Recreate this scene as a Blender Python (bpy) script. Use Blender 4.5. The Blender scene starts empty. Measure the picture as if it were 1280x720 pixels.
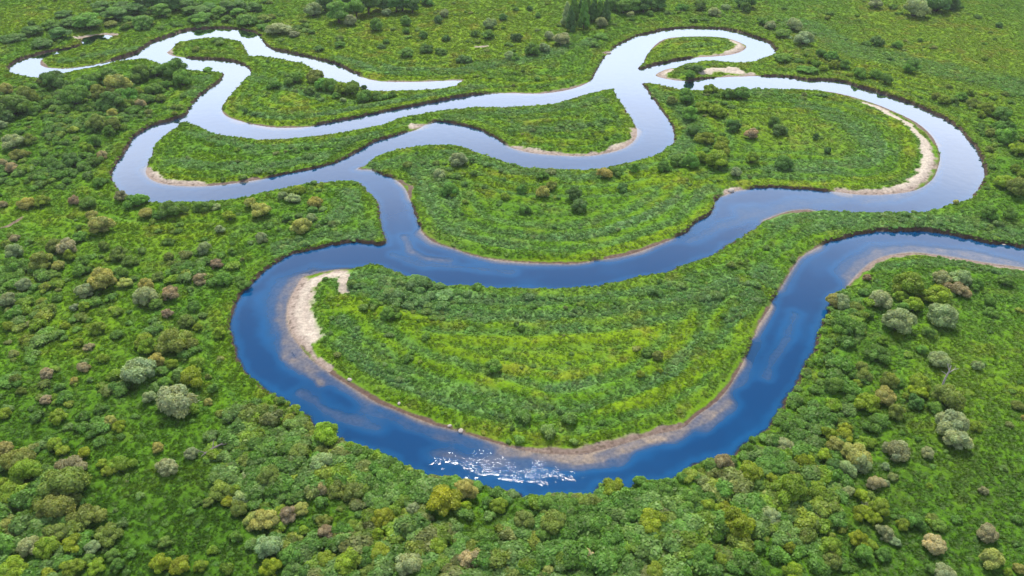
# tuned values
SUN_E, SUN_A, SUN_S, SUN_W = 58, -3, 1.5, 10
SKY_S, DUST, CLOUD0, CLOUD1, CLOUDC = .06, 1.5, .25, .65, (6.6, 6.6, 7.2, 1)
EXPO = 1.58; HAZE = .00011
WATER_BODY = (.0001, .044, .145, 1); WATER_PALE = (.002, .078, .225, 1); RIPPLE = .17
FRESNEL = [(0, .012), (.27, .014), (.36, .022), (.43, .05), (.53, .24), (.62, .68), (.69, .96), (1, .98)]
import bpy, math
import numpy as np
from mathutils import Vector

# ------------------------------------------------------------------ camera model
F = 1024.0            # focal length in photo pixels (photo 1280 x 720)
PITCH = math.radians(35.0)
H = 120.0
CP, SP = math.cos(PITCH), math.sin(PITCH)
rng = np.random.default_rng(7)

def to_world(px, py, z=0.0):
    """photo pixel -> world point on the level z"""
    px = np.asarray(px, float); py = np.asarray(py, float)
    a = (px - 640) / F; b = (py - 360) / F
    dy = CP - b * SP; dz = -SP - b * CP
    t = (z - H) / dz
    return np.stack([a * t, dy * t], -1)

def depth_of(y, z=0.0):
    return y * CP + (H - z) * SP

def to_photo(x, y, z=0.0):
    d = depth_of(y, z)
    d = np.maximum(d, 1.0)
    v = (-(z - H) * CP - y * SP) / d * -1.0
    v = (y * SP + (z - H) * CP) / d
    return 640 + F * x / d, 360 - F * v

# ------------------------------------------------------------------ noise
def _hash(ix, iy, seed):
    h = (ix.astype(np.int64) * 374761393 + iy.astype(np.int64) * 668265263 + seed * 2246822519) & 0xFFFFFFFF
    h = ((h ^ (h >> 13)) * 1274126177) & 0xFFFFFFFF
    h = h ^ (h >> 16)
    return (h & 0xFFFFFF) / float(0xFFFFFF)

def vnoise(x, y, seed=0):
    ix = np.floor(x); iy = np.floor(y)
    fx = x - ix; fy = y - iy
    fx = fx * fx * fx * (fx * (fx * 6 - 15) + 10); fy = fy * fy * fy * (fy * (fy * 6 - 15) + 10)
    ix = ix.astype(np.int64); iy = iy.astype(np.int64)
    a = _hash(ix, iy, seed); b = _hash(ix + 1, iy, seed)
    c = _hash(ix, iy + 1, seed); d = _hash(ix + 1, iy + 1, seed)
    return (a + (b - a) * fx) * (1 - fy) + (c + (d - c) * fx) * fy

def fbm(x, y, scale, octs=4, seed=0, gain=0.5):
    """0..1-ish, mean 0.5"""
    s = 0.0; amp = 1.0; tot = 0.0; f = 1.0 / scale
    for o in range(octs):
        s = s + amp * vnoise(x * f + 17.3 * o, y * f - 9.1 * o, seed + o * 31)
        tot += amp; amp *= gain; f *= 2.03
    return s / tot

def sstep(a, b, x):
    t = np.clip((x - a) / (b - a), 0, 1)
    return t * t * (3 - 2 * t)

# ------------------------------------------------------------------ traced banks (tile column, tile row, points at 4x)
def tile(c, r, pts):
    return [(c * 320 + x / 4.0, r * 180 + y / 4.0) for x, y in pts]

OUTER = (
 [(1420,352),(1340,345),(1280,334),(1235,328),(1200,322),(1165,317),(1140,315),(1110,319),(1090,327),(1072,343),(1060,357)]
 + tile(3,2,[(370,0),(320,40),(300,110),(270,170),(245,230),(225,300),(185,380),(140,470),(100,530),(50,620),(0,690)])
 + tile(2,3,[(1240,0),(1180,40),(1120,90),(1050,105),(960,130),(870,180),(800,220),(720,235),(640,230),(580,265),(540,250),(460,250),(400,300),(300,308),(200,305),(90,320),(0,285)])
 + tile(1,3,[(1180,265),(1080,245),(960,215),(860,205),(740,160),(660,110),(520,60),(410,30)])
 + tile(1,2,[(400,710),(350,680),(300,690),(260,620),(170,570),(100,530),(20,470)])
 + tile(0,2,[(1270,445),(1220,400),(1185,340),(1165,250),(1155,150),(1190,60),(1240,0)])
 + tile(1,1,[(0,685),(60,630),(150,570),(250,540),(370,510),(500,495),(600,505),(650,495),(640,450),(620,340),(600,280),(560,230),(520,190),(470,172),(380,175),(270,185),(130,210),(0,235)])
 + tile(0,1,[(1200,250),(1080,270),(900,278),(740,272),(620,240),(580,200),(555,160),(575,110),(620,50),(650,0)])
 + tile(0,0,[(680,680),(760,630),(850,605),(920,580),(950,540),(1000,480),(1080,420),(1130,370),(1100,350),(1000,345),(900,335),(820,325),(760,296),(720,284),(690,288),(600,299),(540,320),(420,345),(300,365),(200,378),(100,368),(40,348),(70,315),(130,290),(200,270),(260,255),(340,243),(400,232),(340,252),(300,265),(230,285),(200,310),(220,335),(300,343),(400,335),(530,310),(590,292),(670,268),(700,250),(760,210),(860,176),(950,150),(1040,142),(1160,142)])
 + tile(1,0,[(0,165),(40,215),(80,245),(180,265),(280,290),(400,320),(500,370),(560,395),(640,408),(800,410),(1000,402),(1025,408),(960,432),(800,443),(600,442),(520,430),(400,395),(320,370),(240,315),(160,295),(60,278),(0,272)])
 + tile(0,0,[(1240,265),(1215,215),(1190,195),(1100,182),(1000,188),(900,215),(850,250),(835,265),(880,283),(1000,295),(1130,303),(1200,320),(1255,360),(1220,410),(1150,480),(1110,540),(1130,580),(1200,605)])
 + tile(1,0,[(0,625),(100,638),(250,635),(400,610),(560,575),(700,548),(850,520),(1000,490),(1150,470)])
 + tile(2,0,[(0,466),(150,468),(300,445),(400,400),(430,340),(480,270),(550,215),(650,175),(800,144),(900,140),(1050,145),(1180,175)])
 + tile(3,0,[(0,212),(30,240),(35,265),(0,275)])
 + tile(2,0,[(1180,300),(1000,302),(900,306),(850,320),(770,345),(720,370),(730,385),(800,400),(870,405),(950,395),(1050,387),(1180,382)])
 + tile(3,0,[(0,380),(100,385),(200,400),(350,405),(450,435),(600,480),(720,520),(820,565),(900,605),(960,650),(1010,705)])
 + tile(3,1,[(1050,40),(1075,110),(1085,160),(1040,230),(1000,270),(930,290),(840,320),(760,333),(640,335),(500,335),(350,325),(200,325),(100,335),(0,372)])
 + tile(2,1,[(1220,400),(1150,455),(1080,490),(1030,530),(950,560),(840,600),(780,625),(650,645),(500,680),(400,700),(260,705),(120,712)])
 + tile(1,1,[(1260,708),(1160,705),(1030,690),(940,698),(850,670),(760,650),(700,625),(600,590),(520,600),(430,620),(380,622),(300,635),(240,660),(210,700)])
 + tile(1,2,[(165,70),(155,150),(175,220),(220,290),(270,350),(350,410),(420,460),(520,520),(600,570),(700,610),(800,650),(880,680),(960,700)])
 + tile(1,3,[(1060,10),(1150,40),(1270,75)])
 + tile(2,3,[(100,100),(200,110),(330,112),(430,95),(550,60),(650,30),(740,5)])
 + tile(2,2,[(850,700),(920,640),(1030,560),(1100,470),(1150,380),(1200,290),(1215,230),(1240,170)])
 + tile(3,2,[(0,110),(30,60),(60,0)])
 + tile(3,1,[(80,690),(130,610),(160,570),(220,530),(300,495),(400,465),(500,445),(620,440),(760,435),(880,450),(1000,475),(1100,500),(1180,500),(1280,520)])
 + [(1340,318),(1420,326)])

ISL_B = (
 tile(1,1,[(510,125),(560,90),(620,50),(700,20)])
 + tile(1,0,[(800,720),(900,711),(1000,715)])
 + tile(1,1,[(1130,40),(1200,65)])
 + tile(2,1,[(0,92),(100,108),(320,115),(470,105),(600,80),(700,50),(790,0)])
 + tile(2,0,[(810,680),(790,610),(740,540),(700,490),(670,440),(645,415),(680,405),(780,425),(900,440),(1100,437)])
 + tile(3,0,[(0,435),(150,440),(280,452),(400,475),(530,515),(640,560),(740,610),(810,670),(840,715)])
 + tile(3,1,[(860,60),(850,120),(820,180),(740,230),(600,252),(450,253),(350,240),(220,232),(100,225),(0,220)])
 + tile(2,1,[(1150,230),(1090,245),(1030,280),(1000,340),(940,390),(880,435),(800,475),(700,515),(600,550),(470,575),(320,598),(200,598),(60,592)])
 + tile(1,1,[(1200,578),(1080,555),(980,520),(890,490),(830,440),(800,380),(775,300),(750,230),(700,180),(640,160),(580,130)]))

ISL_C = (
 tile(0,0,[(930,605),(980,620),(1080,660),(1180,675)])
 + tile(1,0,[(0,685),(200,680),(400,660),(600,620),(750,575),(900,550),(1050,530),(1180,525)])
 + tile(2,0,[(0,523),(200,510),(300,485),(420,450),(500,435),(520,470),(560,540),(600,600),(625,650),(615,700)])
 + tile(2,1,[(560,20),(480,45),(380,60),(250,58),(100,45),(0,20)])
 + tile(1,0,[(1240,715),(1180,680),(1080,640),(950,612),(870,615),(800,650),(720,675),(590,715)])
 + tile(1,1,[(480,60),(380,100),(250,130),(100,160)])
 + tile(0,1,[(1270,182),(1100,205),(980,212),(850,205),(770,185),(730,150),(740,100),(760,60),(770,20),(790,0)])
 + tile(0,0,[(830,680),(880,640)]))

ISL_E = tile(2,0,[(630,345),(660,300),(700,240),(760,195),(850,182),(980,180),(1080,190),(1160,220),(1170,240),(1130,265),(1050,280),(900,290),(780,310),(700,330)])
POOL = [(103,48),(112,46),(122,43.5),(144,45),(134,49),(122,50),(117,54),(104,55)]

def smooth_closed(pts, n=3):
    P = np.array(pts, float); m = len(P); out = []
    for i in range(m):
        p0, p1, p2, p3 = P[i - 1], P[i], P[(i + 1) % m], P[(i + 2) % m]
        for k in range(n):
            t = k / n
            # centripetal-like softened catmull-rom
            a = 0.5 * ((2 * p1) + (-p0 + p2) * t + (2 * p0 - 5 * p1 + 4 * p2 - p3) * t * t + (-p0 + 3 * p1 - 3 * p2 + p3) * t ** 3)
            out.append(a)
    return np.array(out)

def signed_area(P):
    x, y = P[:, 0], P[:, 1]
    return 0.5 * np.sum(x * np.roll(y, -1) - np.roll(x, -1) * y)

VEG_EDGE = 1.25
def bank_world(pts, land_inside):
    S = smooth_closed(pts)
    W = to_world(S[:, 0], S[:, 1])
    T = np.roll(W, -1, 0) - np.roll(W, 1, 0)
    T /= np.maximum(np.linalg.norm(T, axis=1, keepdims=True), 1e-6)
    N = np.stack([T[:, 1], -T[:, 0]], -1)           # right of travel = outward for CCW
    if signed_area(W) < 0: N = -N                   # outward normal
    land = -N if land_inside else N
    near = np.clip(-land[:, 1], 0, 1)               # land lies towards the viewpoint: its plants hide the waterline
    near *= (1 - 0.85 * sand_soft(W))
    Z = VEG_EDGE * near
    W2 = to_world(S[:, 0], S[:, 1]) * 0
    for i in range(len(S)):
        W2[i] = to_world(S[i, 0], S[i, 1], Z[i])
    return W2

# ------------------------------------------------------------------ sand strokes (photo px polyline, half width m)
SAND = [
 (tile(1,2,[(205,-20),(215,40),(205,110),(225,180),(255,240)]), 3.4),
 (tile(1,1,[(420,645),(330,665),(270,700)]), 1.7),
 (tile(1,2,[(240,230),(262,290),(292,345),(350,395)]), 1.3),
 (tile(1,2,[(350,400),(450,465),(560,540),(700,600),(860,665),(960,695)]), 0.7),
 (tile(1,1,[(440,660),(443,700)])+tile(1,2,[(440,10)]), 1.25),
 ([(585,541),(607,548),(640,557)], 0.45),
 ([(640,556),(665,562),(690,564),(722,565),(747,561),(777,552),(802,545),(825,538),(850,531)], 1.0),
 ([(852,533),(870,518),(897,498),(915,475),(927,453)], 0.4),
 (tile(3,1,[(780,0),(790,40),(810,90),(780,150),(720,200),(640,230),(560,240),(450,243),(380,238)]), 2.1),
 (tile(3,0,[(480,515),(540,535),(600,570),(650,600),(700,625),(735,670),(770,700),(800,740)]), 1.5),
 (tile(3,0,[(300,455),(400,478),(530,518),(640,562),(740,612),(810,672),(840,715)]), 0.9),
 (tile(0,1,[(738,120),(750,145),(790,178),(850,192),(920,196),(1000,200)]), 1.6),
 (tile(0,1,[(960,207),(1050,203),(1150,192),(1280,170)]), 0.9),
 (tile(2,0,[(615,650),(612,690)])+tile(2,1,[(550,10),(480,38),(380,50),(250,50),(100,38),(0,14)]), 1.5),
 (tile(2,0,[(700,235),(760,192),(850,178),(980,178),(1080,187)]), 0.9),
 (tile(2,0,[(1100,200),(1145,228),(1130,250),(1060,275),(960,285)]), 2.2),
 (tile(2,0,[(790,345),(740,368),(760,390),(830,400)]), 1.5),
 ([(880,91),(895,88),(912,88),(925,91)], 2.2),
 ([(905,95),(930,94),(940,92)], 1.4),
 ([(450,97),(470,101),(500,102),(540,101),(575,99)], 1.1),
 ([(620,117),(640,115.5),(677,116),(715,110),(735,103)], 1.1),
 ([(1062,350),(1074,338),(1090,327),(1110,319),(1140,316),(1165,318),(1200,323),(1240,330),(1280,336)], 1.15),
 ([(960,272),(975,266),(990,264),(1010,262)], 0.9),
 ([(513,245),(512,232),(500,226)], 0.8),
 ([(527,291),(545,304),(570,313),(600,321),(640,327),(690,329),(730,328)], 0.75),
 ([(760,322),(800,312),(835,300)], 0.8),
 ([(912,240),(921,236)], 1.6),
 ([(98,47),(110,44),(130,42),(145,43)], 1.4),
 ([(50,75),(55,83),(75,86),(100,84),(132,78)], 1.0),
 ([(212,62),(210,68),(222,72)], 1.6),
 ([(320,155),(345,159),(382,158)], 0.9),
 ([(277,140),(284,147),(300,152)], 0.9),
 ([(517,158),(530,156)], 1.6),
 ([(447,211),(458,213)], 0.9),
 ([(595,60),(608,60)], 1.1),
 ([(-10,290),(10,284),(28,273)], 0.5),
 ([(755,66),(762,64)], 0.9),
 ([(984,360),(1000,325),(1022,309)], 0.35),
 ([(960,383),(946,415)], 0.35),
]
# bars lying just under the water: (px polyline, half width m, depth at the crest m)
SHOALS = [
 ([(392,340),(368,352),(355,372),(352,395),(358,418),(368,434),(382,449)], 2.0, .3),
 ([(352,352),(342,378),(346,405),(356,430)], 1.5, .7),
 ([(360,445),(380,462),(402,478)], .9, .3),
 ([(372,432),(395,455),(425,480),(460,500)], .8, .55),
 ([(375,490),(398,506),(425,520),(470,534)], 1.1, .62),
 ([(460,512),(520,535),(590,556),(650,570)], .8, .75),
 ([(640,561),(680,570),(730,573),(780,562),(830,545)], 1.3, .18),
 ([(680,578),(730,580),(780,572)], .9, .45),
 ([(838,545),(870,528),(900,511),(909,503)], 1.25, .22),
 ([(880,535),(900,520),(908,508)], .8, .5),
 ([(545,566),(580,573),(620,578),(655,584)], 1.5, .5),
 ([(925,480),(937,450),(948,428)], .8, .6),
 ([(505,295),(512,312),(530,322),(560,326)], .9, .5),
 ([(490,318),(530,332),(570,333),(640,340)], .9, .85),
 ([(860,300),(900,283),(950,265),(985,257)], 1.3, .75),
 ([(930,262),(960,262),(1000,252),(1050,250)], 1.6, .85),
 ([(1064,345),(1078,328),(1100,314),(1140,308),(1200,315),(1270,328)], 1.5, .35),
 ([(1050,338),(1070,322),(1092,310)], 1.0, .7),
 ([(993,392),(985,420),(965,452),(958,470)], .9, .75),
 ([(1150,200),(1160,225),(1130,245),(1080,252)], 1.3, .6),
]
SAND_W = [(to_world(*np.array(p, float).T, 0.4), w) for p, w in SAND]
SHOAL_W = [(to_world(*np.array(p, float).T), w * 1.4, dp * .62) for p, w, dp in SHOALS]

def dist_poly(P, L):
    """distance of points P to the polyline L"""
    d = np.full(len(P), 1e9)
    for a, b in zip(L[:-1], L[1:]):
        ab = b - a; t = np.clip(((P - a) @ ab) / max(ab @ ab, 1e-9), 0, 1)
        d = np.minimum(d, np.hypot(P[:, 0] - a[0] - t * ab[0], P[:, 1] - a[1] - t * ab[1]))
    return d

def near_box(P, L, m):
    lo = L.min(0) - m; hi = L.max(0) + m
    return np.nonzero((P[:, 0] > lo[0]) & (P[:, 0] < hi[0]) & (P[:, 1] > lo[1]) & (P[:, 1] < hi[1]))[0]

def sand_soft(P):
    """1 where the bank shelves gently"""
    s = np.zeros(len(P))
    for L, w in SAND_W:
        i = near_box(P, L, w + 5)
        if len(i): s[i] = np.maximum(s[i], 1 - sstep(w + .4, w + 4, dist_poly(P[i], L)))
    return s

def sand_mask(P, tone=False):
    s = np.zeros(len(P)); tn = np.zeros(len(P))
    for L, w in SAND_W:
        i = near_box(P, L, w + 3)
        if len(i):
            q = P[i]
            wob = (fbm(q[:, 0], q[:, 1], 3.0, 3, 5) - .5) * 1.6 * min(w, 2.0)
            wv = w if w > 1.5 else w * (.35 + 1.1 * fbm(q[:, 0], q[:, 1], 9, 2, 6))
            v = 1 - sstep(wv * .75, wv * 1.25 + .2, dist_poly(q, L) + wob)
            s[i] = np.maximum(s[i], v); tn[i] = np.maximum(tn[i], (v > .02) * np.clip((w - .75) / .7, 0, 1))
    return (s, tn) if tone else s

BANKS = []
for pts, inside in ((OUTER, False), (ISL_B, True), (ISL_C, True), (ISL_E, True), (POOL, False)):
    BANKS.append(bank_world(pts, inside))
SEG_A = np.concatenate(BANKS); SEG_B = np.concatenate([np.roll(b, -1, 0) for b in BANKS])

def sdf(P):
    """signed distance to the water's edge, + on land; exact inside ~25 m, capped beyond"""
    CAP = 45.0; CS = 12.0
    out = np.full(len(P), CAP)
    key = np.floor(P / CS).astype(np.int64)
    k = key[:, 0] * 100003 + key[:, 1]
    order = np.argsort(k, kind='stable'); ks = k[order]
    starts = np.nonzero(np.r_[True, ks[1:] != ks[:-1]])[0]; ends = np.r_[starts[1:], len(ks)]
    AB = SEG_B - SEG_A; L2 = np.maximum((AB ** 2).sum(1), 1e-9)
    for s, e in zip(starts, ends):
        idx = order[s:e]; c = (key[idx[0]] + .5) * CS
        t = np.clip(((c - SEG_A) * AB).sum(1) / L2, 0, 1)
        dc = np.hypot(*(SEG_A + AB * t[:, None] - c).T)
        r = CS * .7072
        m = dc.min()
        if m - r > CAP: continue
        sel = np.nonzero(dc <= m + 2 * r)[0]
        q = P[idx]; best = np.full(len(q), 1e9)
        for j in sel:
            t = np.clip(((q - SEG_A[j]) @ AB[j]) / L2[j], 0, 1)
            dx = q[:, 0] - SEG_A[j, 0] - t * AB[j, 0]; dy = q[:, 1] - SEG_A[j, 1] - t * AB[j, 1]
            best = np.minimum(best, dx * dx + dy * dy)
        out[idx] = np.minimum(np.sqrt(best), CAP)
    # parity over all rings: OUTER and POOL enclose water, islands inside OUTER are land again -> odd = water
    par = np.zeros(len(P), bool)
    ylo = np.minimum(SEG_A[:, 1], SEG_B[:, 1]); yhi = np.maximum(SEG_A[:, 1], SEG_B[:, 1])
    oy = np.argsort(P[:, 1]); ys = P[oy, 1]
    for a, b, y0, y1 in zip(SEG_A, SEG_B, ylo, yhi):
        i0 = np.searchsorted(ys, y0, 'left'); i1 = np.searchsorted(ys, y1, 'left')
        if i1 > i0 and y1 > y0:
            ii = oy[i0:i1]
            xs = a[0] + (P[ii, 1] - a[1]) * (b[0] - a[0]) / (b[1] - a[1])
            par[ii] ^= P[ii, 0] < xs
    return np.where(par, -out, out)

def terrain(P, d=None, fine=True):
    """height, and the masks the ground material uses"""
    if d is None: d = sdf(P)
    x, y = P[:, 0], P[:, 1]
    soft = sand_soft(P)
    ragged = (fbm(x, y, 1.6, 3, 11) - .5) * 1.3 + (fbm(x, y, 7, 2, 12) - .5) * 1.2
    dd = d + ragged * (1 - .75 * soft)
    top = .85 + (fbm(x, y, 30, 3, 21) - .5) * .9
    hard = np.where(dd > 0, top * sstep(-.05, .75, dd), -np.minimum(2.4, .25 - dd * .8))
    gentle = np.where(d > 0, np.minimum(top, .02 + .1 * d + .02 * d * d), -np.minimum(2.4, -d * (.06 + .38 * sstep(.25, .6, fbm(x, y, 16, 2, 61))) + .012 * d * d))
    h = hard * (1 - soft) + gentle * soft
    # scroll-bar swells that follow the banks
    sw = np.sin(d * 2 * np.pi / 6.5 + (fbm(x, y, 25, 2, 33) - .5) * 5)
    h = h + np.where(d > 2, sstep(2, 5, d) * (1 - sstep(22, 34, d)) * .26 * sw, 0)
    wat = d < 0
    for L, w, dp in SHOAL_W:
        i = near_box(P, L, w * 5 + 3)
        i = i[wat[i]] if len(i) else i
        if len(i):
            q = P[i]
            ds = dist_poly(q, L) + (fbm(q[:, 0], q[:, 1], 4, 3, 8) - .5) * w * 1.3
            k = 1 - sstep(w * .2, w * 3.2, ds)
            tgt = -dp - (fbm(q[:, 0], q[:, 1], 2.5, 3, 9) - .5) * .25
            h[i] = np.where(k > 0, np.maximum(h[i], h[i] + (tgt - h[i]) * k), h[i])
    h = np.where(wat & (h > -.03), -.03, h)
    return h, d, dd, soft, sand_mask(P)

# ------------------------------------------------------------------ plant cover: where what grows (centres traced on the photo, baked to world space)
SHRUB = [(620,700,430,62,1.0),(470,600,170,45,1.0),(860,625,190,55,1.0),(1010,530,95,110,1.0),(1040,430,55,70,.9),(400,520,90,60,.6),
 (30,650,120,110,.9),(60,370,130,70,.75),(50,210,110,80,.6),(120,122,130,36,.8),(200,470,130,70,.45),(40,480,90,60,.35),(330,560,90,60,.6),
 (185,640,52,95,-1.0),(250,690,70,50,-.5),(1215,610,110,130,-1.2),(1190,470,80,60,-.8),(205,292,90,30,-.7),(140,430,50,40,-.2),
 (250,30,190,30,.6),(700,372,270,22,.75),(560,405,130,28,.5),(520,350,90,22,.5),(700,520,220,20,.35),(470,470,60,30,.4),(700,440,130,25,.25),
 (690,250,110,40,.6),(560,255,60,60,.3),(880,185,110,45,.6),(960,200,80,30,.2),(400,260,90,40,.25),
 (390,110,60,18,.6),(1000,60,60,45,.4),(1230,180,60,80,.5),(1060,130,60,20,.3),(1150,282,160,14,.35),(230,330,100,30,.5)]
REED = [(700,360,260,20,.9),(520,380,90,25,.6),(560,470,150,22,.6),(470,430,50,50,.5),(860,470,90,30,.5),(950,370,50,40,.5),(1090,275,170,16,.6),(600,300,110,20,.8),
 (720,290,150,16,.6),(860,245,80,18,.5),(1060,165,90,35,.7),(1010,205,70,20,.5),(620,150,120,20,.5),(330,190,110,20,.5),(700,150,60,20,.3),(560,240,60,50,.4),
 (440,250,60,50,.5),(380,290,110,14,.5),(1190,105,120,60,.3),(640,75,80,25,.5),(430,75,120,12,.6),(330,140,60,20,.3),(1150,360,110,18,.6)]
YELLOW = [(690,430,200,42,.9),(860,400,90,40,.5),(760,545,150,10,.5),(820,500,80,20,.4),(690,212,150,20,.6),(620,230,60,30,.5),(850,225,70,12,.6),(930,150,80,22,.6),
 (1010,165,60,30,.7),(480,60,160,40,.7),(560,30,120,30,.5),(1130,60,170,60,.7),(1220,100,80,60,.6),(700,150,90,22,.6),(250,200,60,20,.4),(180,215,60,14,.3),
 (210,290,90,36,.6),(60,260,60,30,.5),(40,20,80,20,.7),(350,130,80,16,.5),(1200,600,110,120,.35),(1200,470,90,60,.45),(100,410,70,60,.4),(210,620,60,100,.15),(870,65,50,10,.5),(700,10,120,30,.3)]

REED_ST = [([(455,350),(500,366),(560,380),(640,388),(700,390),(760,385),(840,378),(900,362),(945,345)], 6.5),
 ([(425,400),(445,435),(482,465),(532,485),(595,503),(640,511),(700,515),(745,510)], 2.6), ([(690,487),(760,483),(815,472),(850,450),(885,425),(925,390),(955,362)], 2.2),
 ([(525,225),(545,262),(567,286),(607,300),(640,303),(700,297),(755,287),(800,272),(840,255),(880,240),(900,236)], 2.4), ([(520,200),(545,225),(560,250)], 5),
 ([(940,114),(965,117),(997,125),(1035,140),(1068,160),(1088,175),(1100,188),(1085,200),(1055,206),(1010,211),(970,212)], 4.2),
 ([(222,203),(260,208),(320,209),(400,196)], 3), ([(240,165),(320,185),(400,182),(470,168)], 2.5), ([(560,148),(640,140),(700,134),(750,124)], 3), ([(640,160),(700,162),(760,152)], 2),
 ([(420,72),(460,84),(495,88),(570,87),(640,78),(700,62),(740,50)], 3.5), ([(325,143),(395,144),(450,135),(520,122),(600,108)], 2.2), ([(285,90),(330,100),(400,120)], 3),
 ([(975,275),(1040,274),(1130,280),(1200,283),(1280,292)], 6), ([(1090,333),(1185,326),(1280,344)], 2.2), ([(400,290),(430,262),(440,240)], 3.5), ([(350,310),(400,296),(460,292)], 3),
 ([(810,112),(850,135),(870,165),(850,195)], 3.5), ([(470,208),(560,190),(640,212),(740,222),(800,210)], 3), ([(225,100),(260,95),(240,118)], 3),
 ([(1000,30),(1060,60),(1150,80),(1280,110)], 9), ([(80,75),(200,55),(260,30)], 2.5), ([(590,80),(680,70)], 3)]
REED_STW = [(to_world(*np.array(p, float).T, 1.0), w) for p, w in REED_ST]
YEL_ST = [([(430,378),(470,385),(520,400)], 4), ([(745,515),(800,500),(860,472),(900,440)], 1.6), ([(930,345),(960,365)], 2), ([(640,325),(720,322),(790,305),(860,280),(890,255)], 1.4),
 ([(1115,150),(1140,185),(1125,215),(1060,230),(960,226)], 2.5), ([(790,215),(850,225),(920,228),(1000,228)], 2.2), ([(650,172),(720,178),(780,160)], 3), ([(200,218),(260,226),(330,218)], 1.6),
 ([(290,145),(360,152),(450,138),(540,122)], 1.6), ([(430,90),(500,98),(580,94),(650,105),(730,92)], 2)]
YEL_STW = [(to_world(*np.array(p, float).T, 1.0), w) for p, w in YEL_ST]
def strokes(P, S, wob):
    v = np.zeros(len(P))
    for L, w in S:
        i = near_box(P, L, w * 1.6 + 4)
        if len(i): v[i] = np.maximum(v[i], 1 - sstep(w * .65, w * 1.35, dist_poly(P[i], L) + wob[i] * min(w, 3)))
    return v

def blobs(px, py, L):
    v = np.zeros(len(px))
    for cx, cy, rx, ry, s in L:
        v += s * np.exp(-(((px - cx) / rx) ** 2 + ((py - cy) / ry) ** 2))
    return v

def cover(P, d):
    x, y = P[:, 0], P[:, 1]
    px, py = to_photo(x, y, 1.0)
    px = px + (fbm(x, y, 14, 3, 71) - .5) * 60; py = py + (fbm(x, y, 14, 3, 72) - .5) * 30
    inn = np.clip(blobs(px, py, [(680, 450, 290, 95, 1), (780, 270, 330, 55, 1), (1000, 180, 170, 60, .8), (450, 130, 330, 60, .6), (880, 62, 60, 20, 1)]), 0, 1)
    n1 = fbm(x, y, 11, 4, 41); n2 = fbm(x, y, 5, 3, 42); n3 = fbm(x, y * .45, 26, 4, 43); n4 = fbm(x * .5, y, 3.2, 3, 47)
    ring = np.sin(d * 2 * np.pi / 6.5 + (n1 - .5) * 2.6 + 2.4)            # vegetation follows the old bank lines
    ringm = sstep(3, 5.5, d) * (1 - sstep(18, 30, d))
    sh = np.clip(blobs(px, py, SHRUB), -1, 1.15) + (n1 - .5) * 1.1
    ns = fbm(x, y, 4, 3, 49)
    rs = strokes(P, REED_STW, (ns - .5) * 1.6); ys_ = strokes(P, YEL_STW, (ns - .5) * 1.4)
    rd = np.clip(blobs(px, py, REED), 0, 1) * .22 + rs * (.62 + .8 * (n4 - .5)) + ring * ringm * (.10 + .42 * inn) + ((n2 - .5) * .4 + (n4 - .5) * .2) * (1 - .45 * inn) - ys_ * .6
    rim = (1 - sstep(3.5, 6.0, d + (n2 - .5) * 3))
    ye = .7 * ys_ - .45 * rs + np.clip(blobs(px, py, YELLOW), 0, 1) * (1 - .3 * ringm * ring) + ((n3 - .5) * .9 + (n4 - .5) * .35) * (1 - .4 * inn) + .26 * (1 - sstep(60, 190, py)) - .3 * inn * ring * ringm + .35 * rim * (py < 600) - .25 * sstep(560, 700, py)
    return np.clip(sh, 0, 1), np.clip(rd, 0, 1), np.clip(ye, 0, 1), n1, n2, rim

C_GREEN = np.array([.110, .268, .009]); C_YELL = np.array([.198, .328, .006]); C_REED = np.array([.185, .345, .120])
C_SHADE = np.array([.062, .165, .009]); SHADE_BLOBS = [(200, 650, 190, 100, 1), (60, 520, 130, 60, .6), (1210, 620, 190, 120, .8), (640, 710, 420, 55, .9), (1180, 450, 120, 40, .3)]  # darker grass green and the spots where this shade is painted in
C_DARK = np.array([.030, .072, .020]); C_OCH = np.array([.30, .26, .04])

def grass_tint(P, d, cv=None):
    sh, rd, ye, n1, n2, rim = cv if cv is not None else cover(P, d)
    c = C_GREEN[None] + (C_YELL - C_GREEN)[None] * (ye * .9)[:, None]
    c = c + (C_REED[None] - c) * (rd * .85 * (1 - .4 * ye))[:, None]
    o = sstep(.60, .74, fbm(P[:, 0], P[:, 1], 6, 3, 55)) * .5
    c = c + (C_OCH[None] - c) * (o * (.25 + .5 * ye))[:, None]
    px, py = to_photo(P[:, 0], P[:, 1], 1.0)
    shade_mask = np.clip(blobs(px, py, SHADE_BLOBS) + (fbm(P[:, 0], P[:, 1], 18, 3, 67) - .5) * .6, 0, 1) * .8   # painted vignette: grass colour darkened towards the near edge and lower corners
    c = c + (C_SHADE - c) * shade_mask[:, None]
    return c * (.91 + .18 * fbm(P[:, 0], P[:, 1], 9, 4, 66))[:, None]

# ------------------------------------------------------------------ materials
def mat(name):
    m = bpy.data.materials.new(name); m.use_nodes = True
    nt = m.node_tree; nt.nodes.clear()
    o = nt.nodes.new('ShaderNodeOutputMaterial')
    return m, nt, o

def N(nt, t, **kw):
    n = nt.nodes.new(t)
    for k, v in kw.items(): setattr(n, k, v)
    return n

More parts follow.
